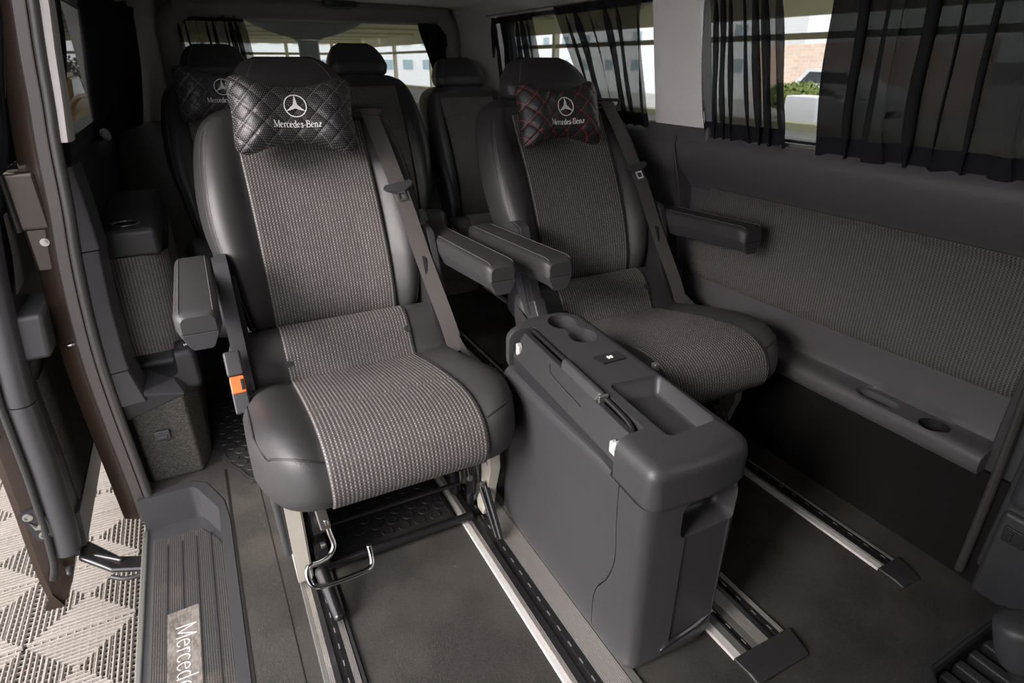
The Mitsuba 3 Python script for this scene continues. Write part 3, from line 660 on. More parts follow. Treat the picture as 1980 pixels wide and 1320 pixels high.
def back_ring(z):
    w = float(wz(z)); b = float(bz(z)); y0 = float(yf(z))
    if w > 0.205:
        h = [(0.0, 0.004), (0.09, 0.001), (0.155, -0.008), (INS, -0.0085), (INS + 0.3 * (w - INS), -0.030 * b - 0.008), (INS + 0.58 * (w - INS), -0.040 * b - 0.008), (INS + 0.85 * (w - INS), -0.026 * b)]
    else:
        h = [(0.0, 0.004), (0.3 * w, 0.001), (0.5 * w, 0), (0.62 * w, 0), (0.75 * w, 0.002), (0.86 * w, 0.006), (0.95 * w, 0.014)]
    h += [(w, 0.030), (w, 0.070), (w * 0.93, 0.098), (0.5 * w, 0.115), (0.0, 0.118)]
    r = h + [(-x, y) for x, y in h[-2:0:-1]]
    c = crom(r, 120, True)
    return np.stack([c[:, 0], y0 + c[:, 1], np.full(len(c), z)], 1)
zs = np.concatenate([np.linspace(0.462, 0.98, 44), 1.0435 - 0.0635 * np.cos(np.linspace(0.12, math.pi / 2, 14))])
zs = np.unique(np.clip(np.concatenate([np.linspace(0.462, 0.96, 44), 0.96 + 0.083 * np.sin(np.linspace(0, math.pi / 2, 18))]), 0, 1.043))
backrest = outward(loft([back_ring(z) for z in zs]))
def strip_mesh(P, N, t_out, uv):
    """A sheet P (i x j x 3) lifted t_out along N and closed with a rim; uv per point."""
    i, j = P.shape[:2]
    e = np.ones((i, j)); 
    for a, (s, d) in enumerate(((0, 0), (1, 0), (0, 1), (1, 1))):
        sl = [slice(None), slice(None)]; sl[d] = -1 if s else 0; e[tuple(sl)] = 0
    V = P + N * (t_out * (e * 1.0))[..., None] - N * (0.004 * (1 - e))[..., None]
    I, J = np.meshgrid(np.arange(i - 1), np.arange(j - 1), indexing='ij')
    q = np.stack([I * j + J, (I + 1) * j + J, (I + 1) * j + J + 1, I * j + J + 1], -1).reshape(-1, 4)
    return trimesh.Trimesh(V.reshape(-1, 3), np.vstack([q[:, [0, 1, 2]], q[:, [0, 2, 3]]]), process=False), uv.reshape(-1, 2)
zz = np.linspace(0.464, 1.0, 90)
xx = np.concatenate([[-INS, -INS + 0.003], np.linspace(-INS + 0.01, INS - 0.01, 36), [INS - 0.003, INS]])
P = np.array([[(x, front(x, z), z) for x in xx] for z in zz])
g = np.gradient(np.array([yf(z) for z in zz]), zz)
N3 = np.array([[(0, -1 / math.hypot(1, s), s / math.hypot(1, s)) for x in xx] for s in g])
sarc = np.concatenate([[0], np.cumsum(np.hypot(np.diff(zz), np.diff(yf(zz))))])
UV = np.stack(np.meshgrid(sarc, xx, indexing='ij')[::-1], -1)
# a soft cross seam, arched, near the shoulders
arch = lambda x: 0.905 + 0.022 * (1 - (x / INS) ** 2)
lift = np.array([[0.0028 + 0.004 * (1 / (1 + math.exp((z - arch(x)) / 0.004))) for x in xx] for z in zz])
back_fabric = strip_mesh(P, N3 * (lift / 0.003)[..., None], 0.003, UV)
back_seam = tube([(x, front(x, arch(x)) - 0.0045, arch(x)) for x in np.linspace(-INS + 0.005, INS - 0.005, 30)], 0.0016, 6)
def bolster_seam(s, k):
    return tube([(s * (INS + k * (wz(z) - INS)), float(np.interp(INS + k * (wz(z) - INS), *zip(*sorted({(abs(p[0]), p[1]) for p in back_ring(z)[:60] if p[0] >= 0 and p[1] < yf(z) + 0.028})))) - 0.0006, z) for z in np.linspace(0.50, 0.985, 60)], 0.0009, 6)
# cushion
PROF = crom([(1.60, 0.40), (1.55, 0.345), (1.40, 0.305), (1.20, 0.300), (1.080, 0.303), (1.022, 0.324), (0.990, 0.358), (0.985, 0.395), (1.003, 0.438), (1.045, 0.463), (1.10, 0.470), (1.18, 0.4625), (1.30, 0.440), (1.42, 0.412), (1.458, 0.405), (1.478, 0.425), (1.502, 0.470), (1.530, 0.503), (1.565, 0.510), (1.60, 0.490)], 110, True)
_t = np.roll(PROF, -1, 0) - np.roll(PROF, 1, 0); _t /= np.linalg.norm(_t, axis=1, keepdims=True)
PN = np.stack([_t[:, 1], -_t[:, 0]], 1)
if ((PROF - PROF.mean(0)) * PN).sum() < 0: PN = -PN
def cush(x, out=0.0):
    """The cushion's profile ring at x."""
    a = abs(x); W = 0.297
    P = PROF.copy()
    t = np.clip((a - INS) / (W - INS), 0, 1)
    # plan rounding of the front corner
    wgt = np.clip((1.32 - P[:, 0]) / 0.34, 0, 1)
    P[:, 0] += wgt * 0.115 * t ** 2.4
    # the kick at the back narrows to the sides
    kw = np.clip((P[:, 0] - 1.44) / 0.08, 0, 1) * np.clip((P[:, 1] - 0.40) / 0.05, 0, 1)
    topw = np.clip((P[:, 1] - 0.38) / 0.05, 0, 1)
    # thigh bolsters stand a little proud
    P[:, 1] += topw * (1 - kw) * (0.016 * math.sin(math.pi * min(1, t * 1.15)) if t < 0.87 else 0.0)
    e = np.clip((a - 0.248) / 0.052, 0, 1)
    inset = 0.052 * (1 - math.sqrt(max(0, 1 - (e * 0.985) ** 2)))
    P = P - PN * (inset - out)
    return np.stack([np.full(len(P), x), P[:, 0], P[:, 1]], 1)
xs_ = np.unique(np.concatenate([np.linspace(-INS, INS, 9), np.linspace(INS, 0.248, 8), 0.248 + 0.052 * np.sin(np.linspace(0, math.pi / 2, 9)), -np.linspace(INS, 0.248, 8), -0.248 - 0.052 * np.sin(np.linspace(0, math.pi / 2, 9))]).round(5))
cushion = outward(loft([cush(x) for x in xs_]))
i0 = int(np.argmin(np.hypot(PROF[:, 0] - 1.080, PROF[:, 1] - 0.303))); i1 = int(np.argmin(np.hypot(PROF[:, 0] - 1.57, PROF[:, 1] - 0.51)))
ids = np.arange(i0, i1 + 1) if i1 > i0 else np.concatenate([np.arange(i0, len(PROF)), np.arange(0, i1 + 1)])
fine = crom(PROF[ids], 220)
_ft = np.gradient(fine, axis=0); _ft /= np.linalg.norm(_ft, axis=1, keepdims=True)
fn_ = np.stack([_ft[:, 1], -_ft[:, 0]], 1)
if (fn_[100] @ np.array([0, 1.0])) < 0: fn_ = -fn_
fs = np.concatenate([[0], np.cumsum(np.linalg.norm(np.diff(fine, axis=0), axis=1))])
# cross seams: at the crease and on the seat
dip = lambda s, c, w, d: d * math.exp(-((s - c) / w) ** 2)
s_mid = fs[int(np.argmin(np.hypot(fine[:, 0] - 1.185, fine[:, 1] - 0.462)))]; s_cr = fs[int(np.argmin(np.hypot(fine[:, 0] - 1.46, fine[:, 1] - 0.405)))]
lift = np.array([0.0045 - dip(s, s_mid, 0.005, 0.0042) - dip(s, s_cr, 0.006, 0.003) for s in fs])
P = np.array([[(x, fine[k, 0], fine[k, 1]) for x in xx] for k in range(len(fine))])
P[..., 2] += 0.004 * (1 - (np.array(xx) / INS) ** 2)[None] * 0.0
N3 = np.array([[(0, fn_[k, 0], fn_[k, 1]) for x in xx] for k in range(len(fine))]) * (lift / 0.003)[:, None, None]
cushion_fabric = strip_mesh(P, N3, 0.003, np.stack(np.meshgrid(fs, xx, indexing='ij')[::-1], -1))
k_seam = int(np.argmin(np.hypot(PROF[:, 0] - 1.008, PROF[:, 1] - 0.443)))
def cushion_piping(s):
    pts = [cush(s * x, 0.0012)[k_seam] for x in np.linspace(INS + 0.004, 0.272, 14)]
    n = len(PROF); step = 1 if (PROF[(k_seam + 3) % n, 1] > PROF[k_seam, 1]) else -1
    k = k_seam; tail = []
    for j in range(1, 60):
        k = (k_seam + step * j) % n
        if PROF[k, 0] > 1.44: break
        tail.append(cush(s * 0.2845, 0.0012)[k])
    pts += tail[4:]
    return tube(crom(pts, 90), 0.0021, 6)
# headrest
def head_ring(t):
    z = 1.030 + 0.134 * t
    w = np.interp(t, [0, 0.12, 0.35, 0.6, 0.8, 0.92, 1.0], [0.125, 0.155, 0.163, 0.148, 0.127, 0.109, 0.075])
    d0 = np.interp(t, [0, 0.15, 0.4, 0.7, 0.9, 1.0], [0.022, -0.008, -0.018, -0.006, 0.016, 0.044]); d1 = np.interp(t, [0, 0.5, 0.85, 1.0], [0.078, 0.090, 0.082, 0.056])
    y0 = 1.868 + 0.36 * (z - 1.03)
    h = [(0, d0), (0.45 * w, d0), (0.78 * w, d0 + 0.006), (0.95 * w, d0 + 0.022), (w, (d0 + d1) / 2), (0.95 * w, d1 - 0.014), (0.6 * w, d1), (0, d1)]
    c = crom(h + [(-x, y) for x, y in h[-2:0:-1]], 64, True)
    return np.stack([c[:, 0], y0 + c[:, 1], np.full(64, z)], 1)
headrest = outward(loft([head_ring(t) for t in (1 - np.cos(np.linspace(0, math.pi, 26))) / 2]))
def head_seam(s):
    out = []
    for t in np.linspace(0.06, 0.95, 30):
        r = head_ring(t); w = np.abs(r[:, 0]).max(); f = r[r[:, 1] < r[:, 1].mean()]; f = f[np.argsort(f[:, 0])]
        out.append((s * 0.76 * w, float(np.interp(s * 0.76 * w, f[:, 0], f[:, 1])) - 0.0006, r[0, 2]))
    return tube(out, 0.0010, 6)
# arm rests, s = -1 left, +1 right
def arm_ring(y, top):
    t = (y - 1.245) / 0.50
    zt = 0.708 - 0.022 * t - 0.010 * max(0, (0.06 - t) / 0.06) ** 2
    hw = 0.0425 - 0.006 * max(0, (0.05 - t) / 0.05) ** 2
    if top:
        h = [(0, zt), (hw * 0.6, zt), (hw * 0.85, zt - 0.003), (hw, zt - 0.012), (hw, zt - 0.039), (0, zt - 0.039)]
    else:
        hb = 0.068 + 0.012 * t
        h = [(0, zt - 0.037), (hw * 0.97, zt - 0.037), (hw * 0.97, zt - 0.042), (hw * 0.62, zt - hb - 0.002), (hw * 0.5, zt - hb - 0.006), (0, zt - hb - 0.006)]
    c = np.array(h + [(-x, z) for x, z in h[-2:0:-1]])
    return c
def arm_mesh(s, top):
    ys = np.concatenate([[1.245, 1.248, 1.254, 1.264], np.linspace(1.28, 1.72, 16), [1.735, 1.742]])
    rings = []
    for i, y in enumerate(ys):
        c = arm_ring(y, top)
        k = {0: 0.86, 1: 0.93, 2: 0.97}.get(i, 1.0) if top else {0: 0.90, 1: 0.96, 2: 0.99}.get(i, 1.0)
        if i >= len(ys) - 2: k = 0.92 if i == len(ys) - 2 else 0.8
        m_ = c.mean(0); c = m_ + (c - m_) * k
        rings.append(np.stack([s * 0.338 + c[:, 0], np.full(len(c), y), c[:, 1]], 1))
    return outward(loft(rings))
def arm_stitch(s, e):
    return tube([(s * 0.338 + e * 0.031, y, 0.7085 - 0.022 * (y - 1.245) / 0.50 - (0.004 if y < 1.26 else 0)) for y in np.linspace(1.252, 1.72, 30)] , 0.0009, 6)
def arm_bracket(s):
    # upright side lever that carries the arm rest, with a slot
    o = Polygon([(1.60, 0.715), (1.655, 0.70), (1.66, 0.64), (1.60, 0.56), (1.52, 0.46), (1.46, 0.385), (1.42, 0.375), (1.425, 0.42), (1.475, 0.50), (1.52, 0.59), (1.54, 0.66), (1.56, 0.705)]).buffer(-0.012).buffer(0.016)
    sl = LineString([(1.482, 0.475), (1.53, 0.575)]).buffer(0.006)
    m = yz(extr(o.difference(sl), 0.034 if s < 0 else 0.022, 0.006), 0)
    m.apply_transform(np.diag([s, 1, 1, 1])); 
    if s < 0: m.invert()
    m.apply_translation((-0.258 if s < 0 else 0.276, 0 if s < 0 else 0.045, 0))
    return outward(m)
def inner_cover(s):
    o = Polygon([(1.61, 0.66), (1.68, 0.60), (1.70, 0.40), (1.50, 0.33), (1.44, 0.36), (1.53, 0.52), (1.575, 0.64)]).buffer(-0.01).buffer(0.012)
    m = yz(extr(o, 0.012, 0.003), 0)
    m.apply_translation((0.245 if s > 0 else -0.257, 0, 0))
    return m
# seat belt on the right shoulder
def ribbon(path, width_dir, w, th=0.0014):
    p = np.asarray(path, float); rings = []
    t = np.gradient(p, axis=0); t /= np.linalg.norm(t, axis=1, keepdims=True)
    for i in range(len(p)):
        d = np.asarray(width_dir[i], float); d = d - t[i] * (d @ t[i]); d /= np.linalg.norm(d)
        n = np.cross(t[i], d)
        rings.append([p[i] - d * w / 2 - n * th / 2, p[i] + d * w / 2 - n * th / 2, p[i] + d * w / 2 + n * th / 2, p[i] - d * w / 2 + n * th / 2])
    return outward(loft(rings))
def fr_(x, z, o): return (x, float(front(min(abs(x), 0.249), z)) - o, z)
bp_ = [(0.196, 1.838, 1.030), (0.200, 1.815, 1.000), fr_(0.206, 0.96, 0.016), fr_(0.214, 0.90, 0.013), fr_(0.222, 0.84, 0.012), (0.232, 1.640, 0.76), (0.246, 1.590, 0.66), (0.262, 1.535, 0.56), (0.277, 1.485, 0.47), (0.288, 1.450, 0.39)]
bpath = crom(bp_, 60)
belt = ribbon(bpath, [(1, -0.18, 0)] * 60, 0.046)
bi = int(np.argmin(np.abs(bpath[:, 2] - 0.825)))
tongue_o = union_all([Polygon([(-0.038, 0.010), (0.038, 0.010), (0.042, 0.004), (0.038, -0.004), (0.014, -0.016), (-0.014, -0.016), (-0.038, -0.004), (-0.042, 0.004)]).buffer(0.002), sbox(-0.012, -0.040, 0.012, -0.010).difference(sbox(-0.0075, -0.034, 0.0075, -0.020))])
bt = bpath[bi] - bpath[bi + 1]; bt /= np.linalg.norm(bt)
bx_ = np.array([1, -0.18, 0.0]); bx_ -= bt * (bx_ @ bt); bx_ /= np.linalg.norm(bx_)
bn = np.cross(bx_, bt)
tongue_metal = orient(extr(sbox(-0.012, -0.044, 0.012, -0.010).difference(sbox(-0.0075, -0.038, 0.0075, -0.022)), 0.0024), bx_, bt, bn, bpath[bi] + bn * 0.004)
tongue_body = orient(extr(Polygon([(-0.036, 0.010), (0.036, 0.010), (0.042, 0.003), (0.036, -0.005), (0.014, -0.016), (-0.014, -0.016), (-0.036, -0.005), (-0.042, 0.003)]).buffer(0.002), 0.006, 0.002), bx_, bt, bn, bpath[bi] + bn * 0.0022)
slot_ring = []
so = Polygon([(-0.045, -0.008), (0.036, -0.014), (0.045, 0.006), (-0.036, 0.014)]).buffer(0.008)
belt_slot = orient(extr(so.difference(so.buffer(-0.009)), 0.006, 0.002), (0.98, -0.16, 0.05), (0.05, 0.45, 0.89), (0.12, -0.86, 0.47), (0.196, 1.834, 1.020))
# buckle on the left side of the cushion
bk = rbox(-0.312, -0.274, 1.405, 1.440, 0.470, 0.530, 0.006)
rot = trimesh.transformations.rotation_matrix(math.radians(-32), (1, 0, 0), (-0.29, 1.42, 0.49))
bk.apply_transform(rot)
ob = rbox(-0.309, -0.277, 1.407, 1.437, 0.428, 0.469, 0.003); ob.apply_transform(rot)
oc = rbox(-0.3105, -0.2755, 1.411, 1.443, 0.380, 0.464, 0.004); oc.apply_transform(rot)
orr = rbox(-0.287, -0.279, 1.4055, 1.409, 0.434, 0.460, 0.0015); orr.apply_transform(rot)
# base
def base_panel(s):
    if s < 0:
        o = Polygon([(1.13, 0.315), (1.165, 0.016), (1.19, 0.012), (1.62, 0.012), (1.62, 0.34), (1.40, 0.33)])
        m = yz(extr(o.buffer(-0.004).buffer(0.004), 0.036, 0.004), -0.257)
    else:
        o = Polygon([(1.13, 0.315), (1.125, 0.20), (1.15, 0.12), (1.165, 0.05), (1.18, 0.016), (1.215, 0.014), (1.225, 0.06), (1.24, 0.115), (1.30, 0.125), (1.33, 0.012), (1.62, 0.012), (1.62, 0.34), (1.40, 0.33)])
        m = yz(extr(o.buffer(-0.004).buffer(0.004), 0.030, 0.004), 0.238)
    return outward(m)
def inner_panel(s):
    return box(*sorted((s * 0.19, s * 0.236)), 1.26, 1.62, 0.12, 0.33)
side_lever = hull_pts([(-0.268, 1.145, 0.31, 0.012), (-0.264, 1.165, 0.12, 0.010), (-0.268, 1.20, 0.31, 0.012), (-0.264, 1.19, 0.13, 0.010)])
bar1 = tube([(-0.175, 1.243, 0.095), (0.195, 1.243, 0.095)], 0.0065, 12)
bar2 = cat([tube([(-0.200, 1.182, 0.024), (0.205, 1.182, 0.024)], 0.012, 14)])
def mech(s):
    sx = -0.2 if s < 0 else 0.215
    a = [hull_pts([(sx, 1.25, 0.30, 0.02), (sx, 1.19, 0.20, 0.02)]), hull_pts([(sx, 1.19, 0.20, 0.02), (sx + 0.005, 1.20, 0.10, 0.018)]), hull_pts([(sx + 0.004, 1.205, 0.10, 0.016), (sx + 0.010, 1.235, 0.026, 0.012)]), hull_pts([(sx - 0.02, 1.30, 0.27, 0.016), (sx - 0.01, 1.30, 0.028, 0.016)])]
    if s > 0: a += [hull_pts([(sx + 0.022, 1.155, 0.135, 0.008), (sx + 0.025, 1.075, 0.020, 0.007)]), hull_pts([(sx + 0.012, 1.165, 0.125, 0.006), (sx + 0.017, 1.085, 0.018, 0.005)])]
    else: a += [box(sx - 0.006, sx + 0.030, 1.14, 1.16, 0.165, 0.31), box(sx - 0.01, sx + 0.02, 1.15, 1.30, 0.045, 0.12), hull_pts([(sx - 0.004, 1.13, 0.06, 0.016), (sx + 0.006, 1.02, 0.025, 0.012)])]
    return cat(a)
bolts = [orient(extr(Point(0, 0).buffer(0.008, 16), 0.006, 0.002), (1, 0, 0), (0, 0.35, 0.94), (0.3, -0.9, 0.32), p) for p in ((0.190, 1.155, 0.175), (0.222, 1.150, 0.148))]
bolt_l = orient(extr(Point(0, 0).buffer(0.008, 16), 0.012, 0.003), (0, 1, 0), (0, 0, 1), (1, 0, 0), (-0.195, 1.145, 0.125))
wires = [tube(crom([(x0, 1.16, 0.27), (x0 + dx * 0.5, 1.15, 0.235), (x0 + dx, 1.14, 0.19)], 8), 0.0012, 6) for x0, dx in ((0.178, 0.006), (0.205, 0.004), (0.214, 0.030), (0.250, -0.004))]
handle_flat = hull_pts([(-0.198, 1.115, 0.295, 0.004), (-0.182, 1.115, 0.295, 0.004), (-0.190, 1.095, 0.215, 0.004), (-0.174, 1.095, 0.215, 0.004)])
hp = crom([(-0.180, 1.10, 0.235), (-0.176, 1.095, 0.20), (-0.172, 1.088, 0.165), (-0.186, 1.078, 0.150), (-0.208, 1.066, 0.152), (-0.232, 1.055, 0.160), (-0.240, 1.045, 0.150), (-0.236, 1.035, 0.130), (-0.222, 1.030, 0.120), (-0.19, 1.032, 0.112), (-0.150, 1.036, 0.108), (-0.112, 1.042, 0.106), (-0.100, 1.052, 0.112), (-0.098, 1.066, 0.130), (-0.099, 1.074, 0.146)], 90)
handle = tube(hp, 0.0062, 12)
PARTS = {}
def P_(name, mesh, m, smooth=30, label=None, uv=None):
    if hasattr(mesh, 'to_mesh'): mesh = man2tri(mesh)
    PARTS.setdefault(name, []).append((mikit.ply(mesh, 'mat_' + m, smooth=smooth, uv=uv), label))
P_('cushion', cushion, 'leather', 40, 'black leather cushion with raised sides')
P_('cushion__woven_centre', cushion_fabric[0], 'weave', True, 'grey woven fabric centre', cushion_fabric[1])
P_('cushion__piping', cushion_piping(-1), 'leather_dark'); P_('cushion__piping', cushion_piping(1), 'leather_dark')
for bx0, by0 in ((-0.166, 1.486), (0.160, 1.500)):
    zb0 = 0.440 if bx0 < 0 else 0.468
    P_('cushion__anchor_button', orient(cat([extr(Point(0, 0).buffer(0.010, 20), 0.006, 0.002), extr(Point(0, 0).buffer(0.0075, 20).difference(Point(0, 0).buffer(0.0055, 20)), 0.0075)]), (1, 0, 0), (0, 0.42, 0.91), (0, -0.91, 0.42), (bx0, by0, zb0)), 'plastic', label='small round child-seat anchor button')
P_('backrest', backrest, 'leather', 40, 'black leather backrest with padded bolsters')
P_('backrest__woven_centre', back_fabric[0], 'weave', True, 'grey woven fabric centre', back_fabric[1])
P_('backrest__cross_seam', back_seam, 'leather_dark')
for s in (-1, 1):
    P_('backrest__stitching', bolster_seam(s, 0.80), 'thread_grey'); P_('backrest__stitching', bolster_seam(s, 0.87), 'leather_dark')
P_('backrest__belt_guide', belt_slot, 'plastic_dark', label='plastic belt guide on the shoulder')
P_('headrest', headrest, 'leather', 40, 'broad black leather headrest')
P_('headrest__seam', head_seam(-1), 'thread_grey'); P_('headrest__seam', head_seam(1), 'thread_grey')
REAR = {k: list(v) for k, v in PARTS.items() if 'belt_guide' not in k}
for s in (-1, 1):
    P_('armrest', arm_mesh(s, True), 'leather', 35, 'leather-padded armrest')
    i_ = '' if s < 0 else '_001'
    PARTS[f'armrest{i_}__underside'] = [(mikit.ply(arm_mesh(s, False), 'mat_plastic', smooth=35), 'grey plastic underside')]
    PARTS[f'armrest{i_}__stitching'] = [(mikit.ply(arm_stitch(s, e), 'mat_thread_grey', smooth=True), None) for e in (-1, 1)]
    P_('armrest_bracket', arm_bracket(s), 'plastic', 35)
    P_('hinge_cover', inner_cover(s), 'plastic_dark', 35)
P_('seat_belt', belt, 'belt', 30, 'dark grey seat belt strap')
P_('seat_belt__tongue', tongue_body, 'plastic', 30, 'belt tongue'); P_('seat_belt__tongue_plate', tongue_metal, 'chrome', 20, 'chrome latch plate')
P_('belt_buckle', cat([bk, oc]), 'plastic', 30, 'grey belt buckle')
P_('belt_buckle__release_button', ob, 'orange', 30, 'orange release button'); P_('belt_buckle__latch_slot', orr, 'slot')
P_('base_panel', base_panel(-1), 'beige', 30, 'beige plastic base side'); P_('base_panel', base_panel(1), 'beige', 30, 'beige plastic base side')
for s in (-1, 1): P_('inner_panel', inner_panel(s), 'black_metal')
P_('side_lever', side_lever, 'plastic', 35)
P_('cross_bar', bar1, 'black_metal'); P_('cross_bar', bar2, 'black_metal')
P_('mechanism', mech(-1), 'black_metal', 30, 'black steel fold mechanism'); P_('mechanism', mech(1), 'black_metal', 30, 'black steel fold mechanism')
for b in bolts: P_('bolt', b, 'steel')
P_('bolt', bolt_l, 'steel')
for w_ in wires: P_('wire', w_, 'thread_grey')
P_('release_handle', cat([handle]), 'chrome', True, 'bent chrome release handle')
P_('release_handle__mount', handle_flat, 'steel')

def seat(parts, label, x, dy=0.0, dz=0.0, group=None, skip=(), sx=1.0):
    k = numbered('passenger_seat')
    for name, lst in parts.items():
        if name.split('__')[0] in skip: continue
        for d, l in lst:
            put(f'{k}__{name}', d, None, at=T().translate([x, dy, dz]).scale([sx, 1, 1]), label=l)
    return tag(k, label, 'seat', group)
seat(PARTS, 'single seat at the left front, bone pillow with grey stitching, nearest the door step', 0.285)
seat(PARTS, 'single seat at the right front behind the console, with the red-stitched pillow', 1.105, -0.035, skip=('release_handle', 'wire'))
seat(REAR, 'rear bench seat on the left in shadow, with a black neck pillow on its headrest', 0.150, 0.88, 0.05, sx=0.79)
seat(REAR, 'rear seat in the middle, its bare headrest in front of the rear window', 0.712, 0.90, 0.06, sx=0.79)
seat(REAR, 'rear seat on the right, bare headrest beside the side curtain', 1.192, 0.92, 0.005, sx=0.79)

# ------------------------------------------------------------------ neck pillows
def pillow(label, mat_, x, y, z, tilt, yaw=0.0, roll=0.0, w=0.322, scale=1.0, group=None):
    A, n, m = w / 2, 96, 64
    def hh(s): return (0.069 + 0.045 * abs(s) ** 1.8) * scale
    def pt(s, t, side):
        # s across, t up, side -1 front, +1 back
        X = A * s * (1 - 0.055 * (1 - t * t)) * (1 - 0.05 * t ** 6)
        Z = hh(s) * t * (1 - 0.22 * (max(0.0, abs(s) - 0.72) / 0.28) ** 2)
        T_ = (0.040 + 0.018 * math.exp(-((abs(s) - 0.62) / 0.30) ** 2)) * scale
        D = T_ * (max(0, 1 - abs(s) ** 5) ** 0.5) * (max(0, 1 - t ** 4) ** 0.5)
        a, b = (X + Z) / 0.052, (X - Z) / 0.052
        qa, qb = abs(a - round(a)) * 0.0368, abs(b - round(b)) * 0.0368
        crease = (math.exp(-(qa / 0.004) ** 2) + math.exp(-(qb / 0.004) ** 2))
        D -= min(D, 0.0030 * crease)
        return X, side * D, Z
    S = np.sin(np.linspace(-math.pi / 2, math.pi / 2, n)); Tt = np.sin(np.linspace(-math.pi / 2, math.pi / 2, m))
    V, U, F = [], [], []
    for side in (-1, 1):
        o = len(V)
        for s in S:
            for t in Tt:
                p = pt(s, t, side); V.append(p); U.append((p[0], p[2]))
        I, J = np.meshgrid(np.arange(n - 1), np.arange(m - 1), indexing='ij')
        q = np.stack([I * m + J, (I + 1) * m + J, (I + 1) * m + J + 1, I * m + J + 1], -1).reshape(-1, 4) + o
        f = np.vstack([q[:, [0, 1, 2]], q[:, [0, 2, 3]]])
        F.append(f if side < 0 else f[:, ::-1])
    mesh = trimesh.Trimesh(np.array(V), np.vstack(F), process=False)
    M = trimesh.transformations.euler_matrix(0, 0, yaw, 'sxyz') @ trimesh.transformations.euler_matrix(tilt, 0, 0, 'sxyz') @ trimesh.transformations.euler_matrix(0, -roll, 0, 'sxyz')
    M[:3, 3] = (x, y, z)
    def place(m_): m_ = m_.copy(); m_.apply_transform(M); return m_
    k = put('neck_pillow', place(mesh), mat_, smooth=True, uv=np.array(U), label=label, category='pillow', group=group)
    def on_front(poly, dx, dz, th):
        m_ = extr(poly, th)
        m_ = trimesh.Trimesh(*trimesh.remesh.subdivide_to_size(m_.vertices, m_.faces, 0.008), process=False)
        v = m_.vertices.copy(); X, Z, dpt = v[:, 0] + dx, v[:, 1] + dz, v[:, 2]
        y_ = np.array([-(0.040 + 0.018 * math.exp(-((abs(a / A) - 0.62) / 0.30) ** 2)) * scale * (max(0, 1 - (b / hh(a / A)) ** 4) ** 0.5) for a, b in zip(X, Z)])
        m_.vertices = np.stack([X, y_ + 0.0008 - dpt, Z], 1)
        m_.invert()
        return place(outward(m_))
    r_, s_ = star(0.0285 * scale)
    put(k + '__emblem', on_front(r_.union(s_), 0.0, 0.0145 * scale, 0.0018), 'white_mark', smooth=False, label='white embroidered three-pointed star in a ring')
    t_, tw = words('Mercedes-Benz', 0.0165 * scale)
    tw_s = 0.118 * scale / tw
    t_ = affinity.scale(t_, tw_s, 1.0, origin=(0, 0))
    put(k + '__lettering', on_front(t_, -0.059 * scale, -0.0385 * scale, 0.0018), 'white_mark', smooth=False, label='white embroidered name')
    return k
pillow('black quilted bone-shaped neck pillow with grey stitching on the left front seat', 'pillow_silver', 0.262, 1.752, 1.022, -0.30, 0.0, -0.04)
pillow('black quilted neck pillow with red stitching on the right front seat', 'pillow_red', 1.058, 1.712, 1.000, -0.30, 0.0, 0.0, w=0.30)
pillow('black quilted neck pillow in shadow on the rear left headrest', 'pillow_silver', 0.150, 2.625, 1.045, -0.22, 0.0, 0.0)

# ------------------------------------------------------------------ folding-table console between the front seats
CT = 0.545
def ztop(y): return 0.522 + 0.105 * (y - 0.62)           # the deck rises a little to the rear
con = 'table_console'
body = hull_pts([(x, y, z, 0.03) for x, y in ((0.612, 0.640), (0.612, 1.16)) for z in (0.032, 0.44)] + [(x, y, z, 0.05) for x, y in ((0.770, 0.650), (0.752, 1.15)) for z in (0.052, 0.44)] + [(0.74, 0.645, 0.052, 0.05), (0.785, 0.648, 0.40, 0.045)])
# divide it along the curved joint between side panel and front cover
seam = crom([(0.690, 0.55), (0.690, 0.44), (0.688, 0.36), (0.682, 0.27), (0.700, 0.20), (0.738, 0.12), (0.738, -0.02)], 40)
front_poly = Polygon(np.vstack([seam, [(0.3, -0.02), (0.3, 0.55)]]))
cutf = tri2man(yz(extr(front_poly, 0.6), 0.4)); cutb = tri2man(yz(extr(front_poly.buffer(0.0022), 0.6), 0.4))
lid_cut = m3.Manifold.batch_hull([m3.Manifold.cube((1, 0.001, 1)).translate((0.3, y, ztop(y) - dz)) for y, dz in ((0.4, 0.088), (0.72, 0.088))]) + m3.Manifold.batch_hull([m3.Manifold.cube((1, 0.001, 1)).translate((0.3, y, ztop(y) - dz)) for y, dz in ((0.72, 0.078), (1.13, 0.078))]) + m3.Manifold.batch_hull([m3.Manifold.cube((1, 0.001, 1)).translate((0.3, y, ztop(y) - dz)) for y, dz in ((1.13, 0.090), (1.4, 0.090))])
hand = rbox_m(0.665, 0.805, 0.565, 0.665, 0.345, 0.425, 0.018)
recess = rbox_m(0.672, 0.798, 0.53, 0.606, 0.06, 0.52, 0.012)
slot_f = rbox_m(0.655, 0.80, 0.55, 0.66, 0.030, 0.042, 0.004)
put(con + '__front_cover', (body ^ cutf) - lid_cut - recess - hand, 'plastic', smooth=35, label='rounded front cover with a recessed hand grip')
put(con + '__front_cover__foot_bracket', tube(crom([(0.662, 0.612, 0.035), (0.665, 0.605, 0.058), (0.69, 0.603, 0.068), (0.75, 0.606, 0.075), (0.80, 0.612, 0.085)], 20), 0.006, 8), 'black_metal')
put(con + '__side_panel', (body - cutb) - lid_cut, 'plastic', smooth=35, label='large smooth grey side panel')
